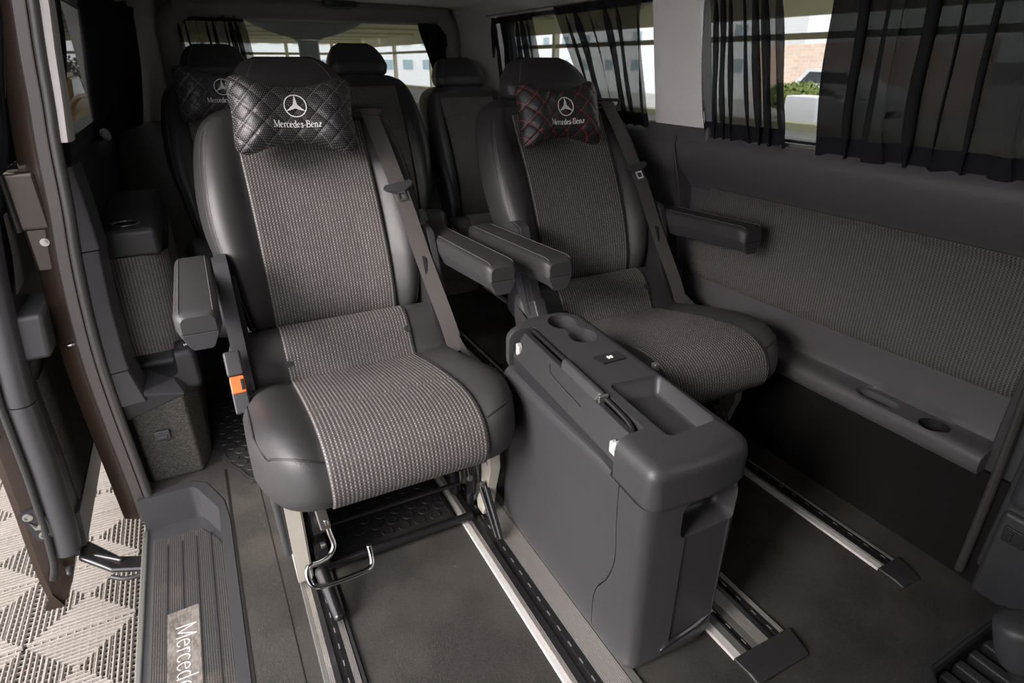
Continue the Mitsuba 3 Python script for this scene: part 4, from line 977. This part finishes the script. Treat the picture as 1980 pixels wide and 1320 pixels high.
deck = hull_pts([(x, y, ztop(y) - r - dz, r) for x, y, r in ((0.612, 0.632, 0.028), (0.612, 1.145, 0.03), (0.796, 0.642, 0.036), (0.774, 1.145, 0.030), (0.70, 1.175, 0.02), (0.66, 1.172, 0.02), (0.72, 0.624, 0.028), (0.75, 1.17, 0.022)) for dz in (0.0, 0.052)])
under = m3.Manifold.batch_hull([m3.Manifold.cube((1, 0.001, 0.4)).translate((0.3, y, ztop(y) - 0.442)) for y in (0.715, 1.13)]) + m3.Manifold.batch_hull([m3.Manifold.cube((1, 0.001, 0.4)).translate((0.3, y, ztop(y) - 0.490)) for y in (1.13, 1.4)]) + m3.Manifold.batch_hull([m3.Manifold.cube((1, 0.001, 0.4)).translate((0.3, y, ztop(y) - 0.486)) for y in (0.5, 0.714)])
notch = rbox_m(0.50, 0.650, 0.715, 1.135, 0.40, 0.75, 0.008)
cups = m3.Manifold.cylinder(0.2, 0.034, 0.040, 40).translate((0.725, 1.13, ztop(1.13) - 0.036)) + m3.Manifold.cylinder(0.2, 0.033, 0.038, 40).translate((0.735, 1.055, ztop(1.055) - 0.036)) + rbox_m(0.71, 0.75, 1.07, 1.11, ztop(1.09) - 0.030, 0.9, 0.004)
tray = m3.Manifold.batch_hull([m3.Manifold.sphere(0.012, 16).translate((x, y, ztop(y) - 0.026)) for x, y in ((0.695, 0.700), (0.775, 0.702), (0.690, 0.835), (0.775, 0.83))] + [m3.Manifold.cylinder(0.2, 0.014, 0.02, 20).translate((x, y, ztop(y) - 0.01)) for x, y in ((0.690, 0.692), (0.782, 0.694), (0.685, 0.845), (0.782, 0.838))])
put(con + '__deck', deck - under - notch - cups - tray, 'plastic', smooth=35, label='moulded top with two cup holders and a tray')
put(con + '__deck__cup_floor', cat([m3.Manifold.cylinder(0.004, 0.036, 0.036, 40).translate((0.725, 1.13, ztop(1.13) - 0.044)), m3.Manifold.cylinder(0.004, 0.036, 0.036, 40).translate((0.735, 1.055, ztop(1.055) - 0.044))]), 'plastic_dark')
sock_o = affinity.skew(sbox(-0.032, -0.016, 0.032, 0.016), xs=-12).buffer(-0.004).buffer(0.005)
put(con + '__deck__socket_lid', orient(extr(sock_o, 0.003, 0.001), (1, 0, 0), (0, 1, 0.105), (0, -0.105, 1), (0.735, 0.945, ztop(0.945))), 'black_metal', label='glossy black socket lid')
sm_ = union_all([Point(-0.004, 0.003).buffer(0.0028), Point(0.004, 0.003).buffer(0.0028), Point(-0.004, -0.003).buffer(0.0028), Point(0.004, -0.003).buffer(0.0028), LineString([(-0.006, -0.005), (0.006, 0.005)]).buffer(0.0009), LineString([(-0.007, 0.0), (0.007, 0.0)]).buffer(0.0008)])
put(con + '__deck__socket_lid__white_symbol', orient(extr(sm_, 0.0008), (1, 0, 0), (0, 1, 0.105), (0, -0.105, 1), (0.735, 0.945, ztop(0.945) + 0.003)), 'white_mark')
put(con + '__deck__clip', rbox(0.815, 0.828, 0.885, 0.900, ztop(0.89) - 0.020, ztop(0.89) - 0.003, 0.002), 'steel')
# folded table in its bay
tb = hull_pts([(x, y, z, 0.004) for y in (0.722, 1.128) for x, z in ((0.594, ztop(y) - 0.062), (0.622, ztop(y) - 0.010), (0.630, ztop(y) - 0.010), (0.634, ztop(y) - 0.06), (0.598, ztop(y) - 0.10))])
put(con + '__folded_table', tb, 'plastic_dark', smooth=30, label='dark folded table leaf standing in its bay')
put(con + '__folded_table__edge_rail', tube(crom([(0.641, 1.125, ztop(1.12) - 0.002), (0.641, 1.00, ztop(1.0) - 0.002), (0.641, 0.85, ztop(0.85) - 0.003), (0.640, 0.76, ztop(0.76) - 0.006), (0.634, 0.728, ztop(0.73) - 0.014), (0.622, 0.722, ztop(0.72) - 0.03)], 40), 0.0055, 10), 'black_metal', smooth=True)
put(con + '__folded_table__grip', hull_pts([(0.634, 0.835, ztop(0.84) + 0.001, 0.010), (0.634, 0.965, ztop(0.96) + 0.001, 0.010), (0.624, 0.84, ztop(0.84) - 0.012, 0.006), (0.624, 0.96, ztop(0.96) - 0.012, 0.006)]), 'plastic', smooth=35, label='grey pull grip')
put(con + '__folded_table__grip__end', rbox(0.622, 0.645, 0.822, 0.829, ztop(0.83) - 0.010, ztop(0.83) + 0.008, 0.002), 'steel')
put(con + '__folded_table__groove', tube(crom([(0.612, 1.00, ztop(1.0) - 0.016), (0.606, 0.985, ztop(0.98) - 0.028), (0.604, 0.94, ztop(0.94) - 0.031), (0.603, 0.86, ztop(0.86) - 0.033)], 20), 0.0014, 6), 'plastic')
put(con + '__latch_tab', cat([rbox(0.594, 0.606, 1.115, 1.124, ztop(1.12) - 0.058, ztop(1.12) - 0.026, 0.0015), box(0.596, 0.604, 1.11, 1.115, ztop(1.12) - 0.05, ztop(1.12) - 0.03)]), 'pale_plastic', label='pale plastic latch tab')
put(con + '__latch_tab', yz(extr(Polygon([(0.722, 0.462), (0.745, 0.468), (0.744, 0.505), (0.738, 0.510), (0.734, 0.506), (0.728, 0.513), (0.722, 0.508)]), 0.008), 0.594), 'pale_plastic', label='torn white plastic latch')
tag(con, 'tall dark grey folding-table console on the rails between the two front seats', 'console')
# ------------------------------------------------------------------ curtains
def curtain(label, place, b0, b1, t0, t1, zb, zt, n, m='curtain', seed=0, amp=0.013, fold=0.9, hem=0.045, gather=True, group='sheer black window curtains'):
    """A pleated cloth. place(a, off, z) -> point; a runs along the wall from b0..b1 at the bottom and t0..t1 at the top."""
    rng = np.random.default_rng(seed)
    N, Mz = 26 * n, 30
    u = np.linspace(0, 1, N)
    ph = 2 * math.pi * (n * u + 0.45 * np.interp(u, np.linspace(0, 1, n + 1), rng.uniform(-1, 1, n + 1)))
    A = np.interp(u, np.linspace(0, 1, n + 1), rng.uniform(0.55, 1.25, n + 1))
    drift = rng.uniform(-1, 1, 4)
    zl = np.linspace(zb, zt, Mz)
    pts = np.zeros((Mz, N, 3))
    for i, z in enumerate(zl):
        t = (z - zb) / (zt - zb)
        g = 1 - 0.45 * math.exp(-((t) / 0.10) ** 2) - 0.55 * math.exp(-((1 - t) / 0.10) ** 2)
        a0 = b0 + (t0 - b0) * t; a1 = b1 + (t1 - b1) * t
        w = (a1 - a0)
        p = ph + 0.5 * t * drift[0] + 0.35 * np.sin(3 * t + 7 * u + drift[1] * 3)
        a = a0 + w * u + fold * g * A * (w / n) * 0.30 * np.sin(2 * 0.5 * p) * np.where(gather, 1, 1) + 0.004 * math.sin(5 * t + drift[2])
        off = amp * g * A * np.cos(p) + 0.002 * np.sin(37 * u + 9 * t)
        for j in range(N): pts[i, j] = place(a[j], off[j], z)
    k = numbered('curtain')
    def sheet(P):
        i, j = P.shape[:2]
        I, J = np.meshgrid(np.arange(i - 1), np.arange(j - 1), indexing='ij')
        q = np.stack([I * j + J, I * j + J + 1, (I + 1) * j + J + 1, (I + 1) * j + J], -1).reshape(-1, 4)
        return trimesh.Trimesh(P.reshape(-1, 3), np.vstack([q[:, [0, 1, 2]], q[:, [0, 2, 3]]]), process=False)
    hz = int(round(Mz * hem / (zt - zb))); ht = int(round(Mz * 0.022 / (zt - zb)))
    put(k + '__cloth', sheet(pts[hz:Mz - ht]), m, smooth=True)
    # hems with a narrow frill
    lo = pts[:hz + 1].copy()
    lo[:, :, 2] += (-0.006 * np.abs(np.sin(0.5 * ph)) * 1.0)[None, :] * np.linspace(1, 0, hz + 1)[:, None]
    put(k + '__hem', sheet(lo), 'curtain_hem', smooth=True)
    put(k + '__hem', sheet(pts[Mz - ht - 1:]), 'curtain_hem', smooth=True)
    return tag(k, label, 'curtain', None)
right_side = lambda a, off, z: (tumble(z) - 0.020 + off, a, z - 0.012 * 0)
curtain('sheer black pleated curtain at the rear right corner beside the grey rear pillar', right_side, 2.98, 2.44, 2.86, 2.47, 0.98, 1.335, 7, 'curtain', 1, fold=1.35)
curtain('sheer pleated curtain left of the light grey pillar trim, daylight showing through', right_side, 2.09, 1.735, 2.28, 1.725, 0.945, 1.345, 6, 'curtain', 2, fold=1.35, amp=0.016)
curtain('narrow sheer black curtain just right of the light grey pillar trim', right_side, 1.462, 1.155, 1.452, 1.205, 0.940, 1.345, 7, 'curtain', 3, amp=0.017, fold=1.45)
curtain('widest dark curtain at the right end of the front side window, nearest the camera', right_side, 1.075, -0.05, 1.062, -0.05, 0.935, 1.345, 17, 'curtain_dense', 4, amp=0.016, fold=1.1)
left_side = lambda a, off, z: (-0.262 + (z - 0.94) * 0.16 + off + 0.16 * max(0.0, a - 2.2), a, z)
curtain('wide opaque black curtain over the left rear side window', left_side, 2.30, 2.95, 2.27, 2.93, 0.93, 1.335, 8, 'curtain_hem', 5)
curtain('narrow black curtain gathered beside the grey pillar trim on the left', left_side, 1.805, 1.870, 1.805, 1.95, 1.045, 1.33, 4, 'curtain_hem', 6, amp=0.008)
rear_side = lambda a, off, z: (a, 3.055 + off, z)
curtain('short sheer curtain at the left of the rear window with light between its pleats', rear_side, 0.045, 0.315, 0.050, 0.300, 0.95, 1.330, 8, 'curtain', 7, amp=0.012, hem=0.03, fold=1.5)
curtain('black curtain tied back at the right of the rear window', rear_side, 1.185, 1.235, 1.085, 1.215, 0.98, 1.318, 4, 'curtain_hem', 8, amp=0.010)
rod = tube([(tumble(0.948) - 0.004, y, 0.944) for y in np.linspace(0.0, 1.52, 8)], 0.0022, 6)
put('curtain_rod', rod, 'alu_dull', label='thin curtain wire along the sill below the right front curtains', category='curtain rod')
put('curtain_rod', tube([(tumble(1.345) - 0.02, y, 1.348) for y in np.linspace(1.74, 2.92, 8)], 0.004, 8), 'alu_dull', label='curtain rod above the right rear window', category='curtain rod')

# ------------------------------------------------------------------ open sliding door on the left
DIN = [(-0.235, -0.550), (-0.20, -0.530), (-0.10, -0.495), (0.0, -0.484), (0.20, -0.472), (0.41, -0.466), (0.59, -0.447), (0.71, -0.432), (0.80, -0.418), (0.95, -0.388), (1.10, -0.352), (1.32, -0.298)]
def din(z): return float(np.interp(z, [a for a, _ in DIN], [b for _, b in DIN]))
def dout(z): return float(np.interp(z, [-0.24, -0.2, -0.1, 0.1, 0.3, 0.6, 0.95, 1.32], [-0.590, -0.605, -0.606, -0.594, -0.586, -0.570, -0.535, -0.44]))
YD = 1.655
zd = np.concatenate([[-0.245, -0.242], np.linspace(-0.235, 0.93, 30)])
sk_ = []
for z in zd:
    a, b = dout(z), din(z) - 0.012
    r = 0.03
    sk_.append([(a + 0.002, 2.65, z), (a, YD + 0.03, z), (a + 0.006, YD + 0.008, z), (a + 0.022, YD, z), (b - 0.05, YD + 0.004, z), (b - 0.03, YD + 0.012, z), (b - 0.012, YD + 0.020, z), (b, YD + 0.032, z), (b, 2.65, z)])
put('sliding_door__skin', outward(loft(sk_)), 'paint', smooth=30, label='dark brown painted door shell')
fr2 = []
for z in np.linspace(0.93, 1.32, 12):
    a, b = dout(z) + 0.02, din(z) - 0.012
    fr2.append([(a, YD + 0.07, z), (a, YD + 0.01, z), (b - 0.01, YD, z), (b, YD + 0.01, z), (b, YD + 0.06, z)])
put('sliding_door__window_frame', outward(loft(fr2)), 'black_metal', smooth=30)
gl = np.array([(din(z) - 0.03, y, z) for y, z in ((YD + 0.03, 0.92), (2.3, 0.92), (2.3, 1.31), (YD + 0.03, 1.31))])
put('sliding_door__window_pane', trimesh.Trimesh(gl, [[0, 1, 2], [0, 2, 3]], process=False), 'glass_clear')
def strip_d(z0, z1):
    rings = []
    for z in np.linspace(z0, z1, 24):
        b = din(z)
        c = crom([(b - 0.048, YD + 0.006), (b - 0.040, YD - 0.006), (b - 0.022, YD - 0.012), (b - 0.004, YD - 0.006), (b + 0.004, YD + 0.010), (b + 0.004, YD + 0.035), (b - 0.03, YD + 0.035)], 28, True)
        rings.append(np.stack([c[:, 0], c[:, 1], np.full(28, z)], 1))
    return outward(loft(rings))
put('sliding_door__edge_trim', strip_d(0.392, 0.90), 'plastic', smooth=40, label='rounded grey front edge trim')
put('sliding_door__edge_trim', strip_d(-0.075, 0.389), 'plastic', smooth=40, label='rounded grey front edge trim')
put('sliding_door__rubber_seal', tube([(din(z) - 0.058, YD - 0.002, z) for z in np.linspace(-0.14, 0.92, 40)], 0.009, 8), 'rubber', smooth=True)
put('sliding_door__inner_panel', outward(loft([[(din(z) + a, b, z) for a, b in ((-0.012, YD + 0.03), (0.0, YD + 0.028), (0.004, YD + 0.06), (0.004, 2.6), (-0.012, 2.6))] for z in np.linspace(-0.11, 0.93, 22)])), 'plastic_dark', smooth=30, label='black inner door panel')
put('sliding_door__carpet_panel', outward(loft([[(din(z) + a, b, z) for a, b in ((0.002, YD + 0.075 + 0.09 * (0.40 - z)), (0.009, YD + 0.08 + 0.09 * (0.40 - z)), (0.009, 2.5), (0.002, 2.5))] for z in np.linspace(0.02, 0.42, 10)])), 'carpet_wall', smooth=30, label='black carpeted lower door lining')
put('sliding_door__kick_trim', outward(loft([[(din(z) + a, b, z) for a, b in ((0.002, YD + 0.05), (0.012, YD + 0.055), (0.012, 2.5), (0.002, 2.5))] for z in np.linspace(-0.10, 0.015, 5)])), 'plastic', smooth=30)
dv_, du_ = [], []
for z in np.linspace(0.655, 0.84, 16):
    for y in np.linspace(YD + 0.045, 2.3, 30):
        dv_.append((din(z) + 0.010 + 0.006 * math.sin(math.pi * (z - 0.655) / 0.185), y, z)); du_.append((y, z))
I, J = np.meshgrid(np.arange(15), np.arange(29), indexing='ij')
q = np.stack([I * 30 + J, I * 30 + J + 1, (I + 1) * 30 + J + 1, (I + 1) * 30 + J], -1).reshape(-1, 4)
put('sliding_door__woven_panel', trimesh.Trimesh(np.array(dv_), np.vstack([q[:, [0, 1, 2]], q[:, [0, 2, 3]]]), process=False), 'weave', smooth=True, uv=np.array(du_), label='woven fabric door panel')
put('sliding_door__pull_block', hull_pts([(din(z) + a, y, z, 0.012) for z in (0.505, 0.595) for a in (0.0, 0.045) for y in (YD + 0.035, YD + 0.20)]), 'plastic', smooth=35, label='grey pull block')
put('sliding_door__lock_plate', orient(extr(Polygon([(-0.03, -0.045), (0.02, -0.045), (0.026, 0.03), (-0.03, 0.05)]).buffer(0.006), 0.010, 0.003), (1, 0, 0), (0, 0, 1), (0, -1, 0), (-0.575, YD + 0.004, 0.365)), 'plastic', smooth=30, label='grey lock plate')
gp = Polygon([(-0.017, 0.038), (0.009, 0.042), (0.023, -0.032), (0.0, -0.042)]).buffer(0.012)
put('sliding_door__guide_plate', orient(extr(gp, 0.006, 0.002), (1, 0, 0), (0, 0, 1), (0, -1, 0), (-0.553, YD + 0.002, 0.045)), 'black_metal', smooth=30, label='dark guide plate with two bright screws')
for x, z in ((-0.562, 0.078), (-0.545, 0.012)):
    put('sliding_door__guide_plate__screw', orient(cat([extr(Point(0, 0).buffer(0.0115, 24).difference(Point(0, 0).buffer(0.005, 6)), 0.005, 0.0015), extr(Point(0, 0).buffer(0.006, 8), 0.002)]), (1, 0, 0), (0, 0, 1), (0, -1, 0), (x, YD - 0.003, z)), 'steel', smooth=30)
put('sliding_door__guide_plate__tongue', orient(extr(Polygon([(-0.008, 0.016), (0.004, 0.0), (0.016, 0.012), (0.012, -0.014), (-0.002, -0.010)]), 0.008, 0.002), (1, 0, 0), (0, 0, 1), (0, -1, 0), (-0.555, YD - 0.002, 0.045)), 'steel', smooth=30)
put('sliding_door__buffer', hull_pts([(-0.525, YD + 0.004, -0.125, 0.011), (-0.525, YD - 0.012, -0.127, 0.007)]), 'rubber', smooth=True)
tag('sliding_door', 'dark brown sliding door standing open at the left, seen from its front edge', 'car door')
put('door_arm', cat([hull_pts([(-0.492, 1.672, -0.112, 0.010), (-0.492, 1.735, -0.115, 0.010), (-0.41, 1.64, -0.130, 0.010), (-0.42, 1.605, -0.130, 0.008)]), hull_pts([(-0.41, 1.64, -0.130, 0.010), (-0.42, 1.605, -0.130, 0.008), (-0.33, 1.575, -0.140, 0.008), (-0.33, 1.615, -0.140, 0.008)])]), 'black_metal', smooth=35, label='black steel roller arm reaching from the door step to the sliding door', category='hinge arm')
put('door_arm__rib', cat([hull_pts([(-0.46, 1.665, -0.110, 0.006), (-0.40, 1.622, -0.118, 0.006)])]), 'black_metal')
put('door_arm__roller_strip', tube(crom([(-0.425, 1.585, -0.136), (-0.385, 1.565, -0.142), (-0.33, 1.570, -0.146)], 14), 0.006, 8), 'rubber', smooth=True)
# bracket of the body beside the door
put('wall_left__lock_bracket', rbox_m(-0.390, -0.325, 1.735, 1.80, 0.790, 0.925, 0.010) + rbox_m(-0.384, -0.325, 1.740, 1.80, 0.690, 0.800, 0.008), 'paint', smooth=35, label='brown painted bracket on the body edge')
put('wall_left__lock_bracket__bolt', orient(cat([extr(Point(0, 0).buffer(0.006, 6), 0.010, 0.002), extr(Point(0, 0).buffer(0.0095, 20), 0.004, 0.001)]), (1, 0, 0), (0, 0, 1), (0, -1, 0), (-0.350, 1.740, 0.762)), 'steel', smooth=30)
put('wall_left__lock_bracket__rubber_edge', tube([(-0.391, 1.742, z) for z in np.linspace(0.79, 0.92, 6)], 0.007, 8), 'rubber', smooth=True)
# curtain of the sliding door
curtain('black curtain on the window of the open sliding door at the far left', lambda a, off, z: (din(z) + 0.016 + off, a, z), YD + 0.03, 1.98, YD + 0.04, 1.98, 0.94, 1.30, 6, 'curtain_hem', 9)

# ------------------------------------------------------------------ right front: step, seat knob
so_ = Polygon([(1.095, 0.28), (1.105, 0.322), (1.150, 0.352), (1.30, 0.358), (1.66, 0.358), (1.66, -0.3), (1.06, -0.3), (1.06, 0.10)])
si_ = Polygon([(1.128, 0.24), (1.135, 0.308), (1.165, 0.333), (1.30, 0.337), (1.66, 0.337), (1.66, -0.3), (1.10, -0.3), (1.10, 0.10)])
struct('trim_7', extr(so_.difference(si_), 0.030, 0.006, -0.020), 'plastic', 'dark raised plastic edge around the right front step', smooth=30)
put('trim_7__step_well', extr(si_, 0.02, 0, -0.12), 'plastic_dark', smooth=30)
put('trim_7__well_wall', extr(so_.difference(si_), 0.14, 0, -0.165), 'plastic_dark', smooth=30)
for i in range(6):
    put('trim_7__step_rib', rbox(1.196 + 0.055 * i, 1.222 + 0.055 * i, 0.10, 0.331, -0.075, -0.028, 0.006), 'plastic', smooth=30)
knob = trimesh.creation.revolve(crom([(0.0, 0.034), (0.018, 0.033), (0.029, 0.024), (0.031, 0.0), (0.028, -0.05), (0.020, -0.07), (0.0, -0.072)], 40), sections=32)
put('seat_lever_knob', orient(outward(knob), (1.45, 0, 0), (0, 1.3, -0.43), (0, 0.3, 0.9), (1.150, 0.235, 0.225)), 'plastic', smooth=40, label='round dark knob out of focus at the bottom right corner', category='knob')
put('seat_lever_knob__stem', tube([(1.135, 0.215, 0.165), (1.15, 0.13, 0.02), (1.16, 0.08, -0.12)], 0.018, 12), 'plastic_dark', smooth=40)

# ------------------------------------------------------------------ outside: workshop floor tiles
GZ = -0.5
struct('ground', box(-45, 60, -25, 90, GZ - 0.06, GZ - 0.035), 'asphalt', 'pale concrete ground outside')
TP = 0.306
def tile_mesh():
    ms = []
    nr = 10; h = TP / 2 / nr
    for i in range(nr):
        r = (i + 0.62) * h; w = h * 0.56
        for (x0, x1, y0, y1) in ((-r, r, r - w, r), (-r, r, -r, -r + w), (-r, -r + w, -r + w, r - w), (r - w, r, -r + w, r - w)):
            if x1 - x0 < 1e-4 or y1 - y0 < 1e-4: continue
            long_x = (x1 - x0) > (y1 - y0)
            b = 0.0022
            lo = [(x0, y0, -0.014), (x1, y0, -0.014), (x1, y1, -0.014), (x0, y1, -0.014)]
            hi = [(x0 + (0 if long_x else b), y0 + (b if long_x else 0), 0), (x1 - (0 if long_x else b), y0 + (b if long_x else 0), 0), (x1 - (0 if long_x else b), y1 - (b if long_x else 0), 0), (x0 + (0 if long_x else b), y1 - (b if long_x else 0), 0)]
            V = np.array(lo + hi); F = [[0, 1, 5], [0, 5, 4], [1, 2, 6], [1, 6, 5], [2, 3, 7], [2, 7, 6], [3, 0, 4], [3, 4, 7], [4, 5, 6], [4, 6, 7]]
            ms.append(trimesh.Trimesh(V, F, process=False))
    for k in range(-6, 7):
        c = k * TP / 14
        ms.append(box(c - 0.0016, c + 0.0016, -TP / 2, TP / 2, -0.016, -0.006)); ms.append(box(-TP / 2, TP / 2, c - 0.0016, c + 0.0016, -0.016, -0.006))
    return trimesh.util.concatenate(ms)
tm = mikit.ply(tile_mesh(), 'mat_tile', smooth=False)
bm = mikit.ply(box(-TP / 2, TP / 2, -TP / 2, TP / 2, -0.034, -0.018), 'mat_tile_base', smooth=False)
for i in range(-4, 2):
    for j in range(-2, 9):
        x, y = -0.610 + TP * i, 1.980 + TP * j
        k = put('ground__floor_tile', tm, None, at=T().translate([x, y, GZ]))
        put(k + '__backing', bm, None, at=T().translate([x, y, GZ]))

# ------------------------------------------------------------------ outside: hall roof, glazed sides, buildings, greenery, cars
RZ = 2.25
put('canopy__ceiling', box(-14, 11.0, 3.9, 37.0, RZ + 0.06, RZ + 0.16), 'slat')
for i, y in enumerate(np.arange(4.4, 36.9, 1.3)):
    put('canopy__slat', box(-14, 10.9, y - 0.12, y + 0.12, RZ - 0.03, RZ + 0.06), 'beam' if i % 3 == 0 else 'slat')
put('canopy__side_fascia', box(9.6, 9.8, 3.9, 37, 1.86, RZ + 0.1), 'slat'); put('canopy__end_fascia', box(-14, 9.8, 36.8, 37.0, 2.05, RZ + 0.1), 'slat')
put('canopy__lamp', box(8.0, 8.5, 6.6, 7.1, RZ - 0.14, RZ - 0.03), 'lamp_blue', label='small blue lamp')
tag('canopy', 'cream slatted yard roof with rails and posts beyond the van windows', 'roof')
put('canopy__rail', box(9.64, 9.76, 3.9, 37, 1.50, 1.60), 'beam'); put('canopy__rail', box(9.5, 9.9, 3.9, 37, 0.06, 0.18), 'slat')
put('canopy__rail', box(-14, 9.7, 36.8, 36.95, 1.50, 1.62), 'beam')
put('canopy__low_wall', box(9.55, 9.85, 3.9, 37, GZ - 0.06, 0.06), 'facade')
for y in (4.0, 16.0, 21.0, 26.0, 31.0, 36.8): put('canopy__post', box(9.62, 9.78, y - 0.07, y + 0.07, 0.18, 1.9), 'slat')
for x in (-11, -8.2, 1.6, 5.6, 8.0): put('canopy__post', box(x - 0.08, x + 0.08, 36.8, 36.95, GZ - 0.06, 2.1), 'slat')

def building(key_label, x0, x1, y0, y1, z1, face, nw, nz, z0=GZ - 0.06):
    k = numbered('building')
    put(k + '__wall', box(x0, x1, y0, y1, z0, z1), 'facade')
    for i in range(nw):
        for j in range(nz):
            zc = 0.7 + j * 1.5
            if face == 'y':
                xc = x0 + (i + 0.5) * (x1 - x0) / nw
                put(k + '__window', box(xc - 0.35, xc + 0.35, y0 - 0.04, y0 + 0.02, zc, zc + 0.6), 'window_far')
            else:
                yc = y0 + (i + 0.5) * (y1 - y0) / nw
                put(k + '__window', box(x0 - 0.04, x0 + 0.02, yc - 0.4, yc + 0.4, zc, zc + 0.6), 'window_far')
    return tag(k, key_label, 'building')
building('pale building with small windows behind the rear window', 1.0, 24.0, 44, 50, 5.5, 'y', 16, 3)
building('long pale building beyond the yard rails on the right', 25.0, 28.0, 22.5, 60.0, 6.0, 'x', 14, 3)
put('brick_wall', box(24.0, 24.4, 12.0, 21.8, GZ - 0.06, 1.86), 'brick', label='low orange brick wall seen through the right window gap', category='wall')
put('planter', rbox(14.2, 14.9, 10.75, 11.7, GZ - 0.04, 0.36, 0.04), 'car_white', label='white concrete block left of the gap between two white blocks outside', category='block')
put('planter', rbox(14.0, 14.7, 9.2, 10.3, GZ - 0.04, 0.30, 0.04), 'car_white', label='white concrete block nearest the dark curtain, outside the right window', category='block')
rng = np.random.default_rng(5)
def shrub(label, x, y, z, r, n, cat_='bush', leaf=0.09):
    k = numbered('bush' if cat_ == 'bush' else 'tree')
    d = rng.normal(size=(n, 3)); d /= np.linalg.norm(d, axis=1, keepdims=True)
    c = d * (rng.uniform(0.35, 1.0, n) ** 0.5)[:, None] * np.array(r) * (0.8 + 0.3 * meshkit.noise(d * 2.0 + x))[:, None] + (x, y, z)
    a = rng.normal(size=(n, 3)); a /= np.linalg.norm(a, axis=1, keepdims=True); b = np.cross(a, d); b /= np.linalg.norm(b, axis=1, keepdims=True) + 1e-9
    V = np.stack([c + a * leaf, c + b * leaf * 0.45, c - a * leaf, c - b * leaf * 0.45], 1).reshape(-1, 3)
    i = np.arange(n)[:, None] * 4
    put(k + '__foliage', trimesh.Trimesh(V, np.vstack([i + [0, 1, 2], i + [0, 2, 3]]), process=False), 'leaf', smooth=False)
    put(k + '__trunk', tube([(x, y, GZ - 0.05), (x + 0.05, y, z)], 0.08, 8), 'bark')
    return tag(k, label, cat_)
shrub('green bush before the brick wall seen through the right window gap', 17.8, 14.1, 0.1, (0.9, 1.3, 0.5), 2500)
shrub('large yellow-green bush seen through the left side window', -3.9, 26, 0.2, (1.7, 1.5, 1.6), 5000)
shrub('smaller green bush to the right of the yellow car in the left side window', -2.75, 23, -0.3, (0.7, 0.7, 0.7), 2500)
def car(label, x, y, along, m):
    """A small hatchback: body, cabin, windows, wheels."""
    k = numbered('car')
    side = Polygon([(-1.9, 0.25), (-1.95, 0.6), (-1.75, 0.85), (-0.9, 0.95), (0.0, 0.98), (1.5, 0.95), (1.95, 0.85), (2.0, 0.4), (1.95, 0.25)]).buffer(0.04)
    cab = Polygon([(-0.95, 0.93), (-0.35, 1.42), (1.2, 1.45), (1.75, 0.95)]).buffer(0.03)
    win = Polygon([(-0.72, 0.98), (-0.28, 1.36), (1.12, 1.38), (1.5, 0.98)])
    ex, ey = ((0, 1, 0), (1, 0, 0)) if along == 'y' else ((1, 0, 0), (0, -1, 0))
    def O(m_, off): return orient(m_, ex, (0, 0, 1), ey, np.array((x, y, GZ - 0.035)) + np.array(ey) * off)
    put(k + '__body', O(extr(side, 1.6, 0.08), -0.8), m, smooth=35); put(k + '__cabin', O(extr(cab, 1.4, 0.1), -0.7), m, smooth=35)
    put(k + '__window', O(extr(win, 1.44, 0.02), -0.72), 'car_glass')
    for px in (-1.2, 1.25):
        for s in (-0.82, 0.62): put(k + '__wheel', O(affinity_wheel(px), s), 'tyre')
    return tag(k, label, 'car')
def affinity_wheel(px): return extr(Point(px, 0.3).buffer(0.3, 20), 0.2, 0.03)
car('pale car parked far off before the brick wall outside the right window', 20.8, 14.6, 'y', 'car_white')
car('yellow car among the bushes seen through the left side window', -2.75, 17.6, 'y', 'car_yellow')
# dark flared column behind the rear window
pr_ = crom([(0.0, 1.40), (0.14, 1.40), (0.20, 1.435), (0.36, 1.475), (0.55, 1.54), (0.70, 1.61), (0.80, 1.70), (0.84, 1.80), (0.0, 1.82)], 60)
fl = trimesh.creation.revolve(pr_, sections=48); fl.apply_translation((1.655, 9.0, 0))
put('yard_column__flared_head', outward(fl), 'post_dark', smooth=40)
put('yard_column__shaft', tube([(1.655, 9.0, GZ - 0.05), (1.655, 9.0, 1.40)], 0.13, 24), 'post_dark', smooth=40)
put('yard_column__collar', tube([(1.655 + 0.145 * math.cos(t), 9.0 + 0.145 * math.sin(t), 1.415) for t in np.linspace(0, 2 * math.pi, 33)[:-1]], 0.022, 8, closed=True), 'chrome', smooth=True)
tag('yard_column', 'dark column with a flared bowl-shaped head outside the rear window', 'column')
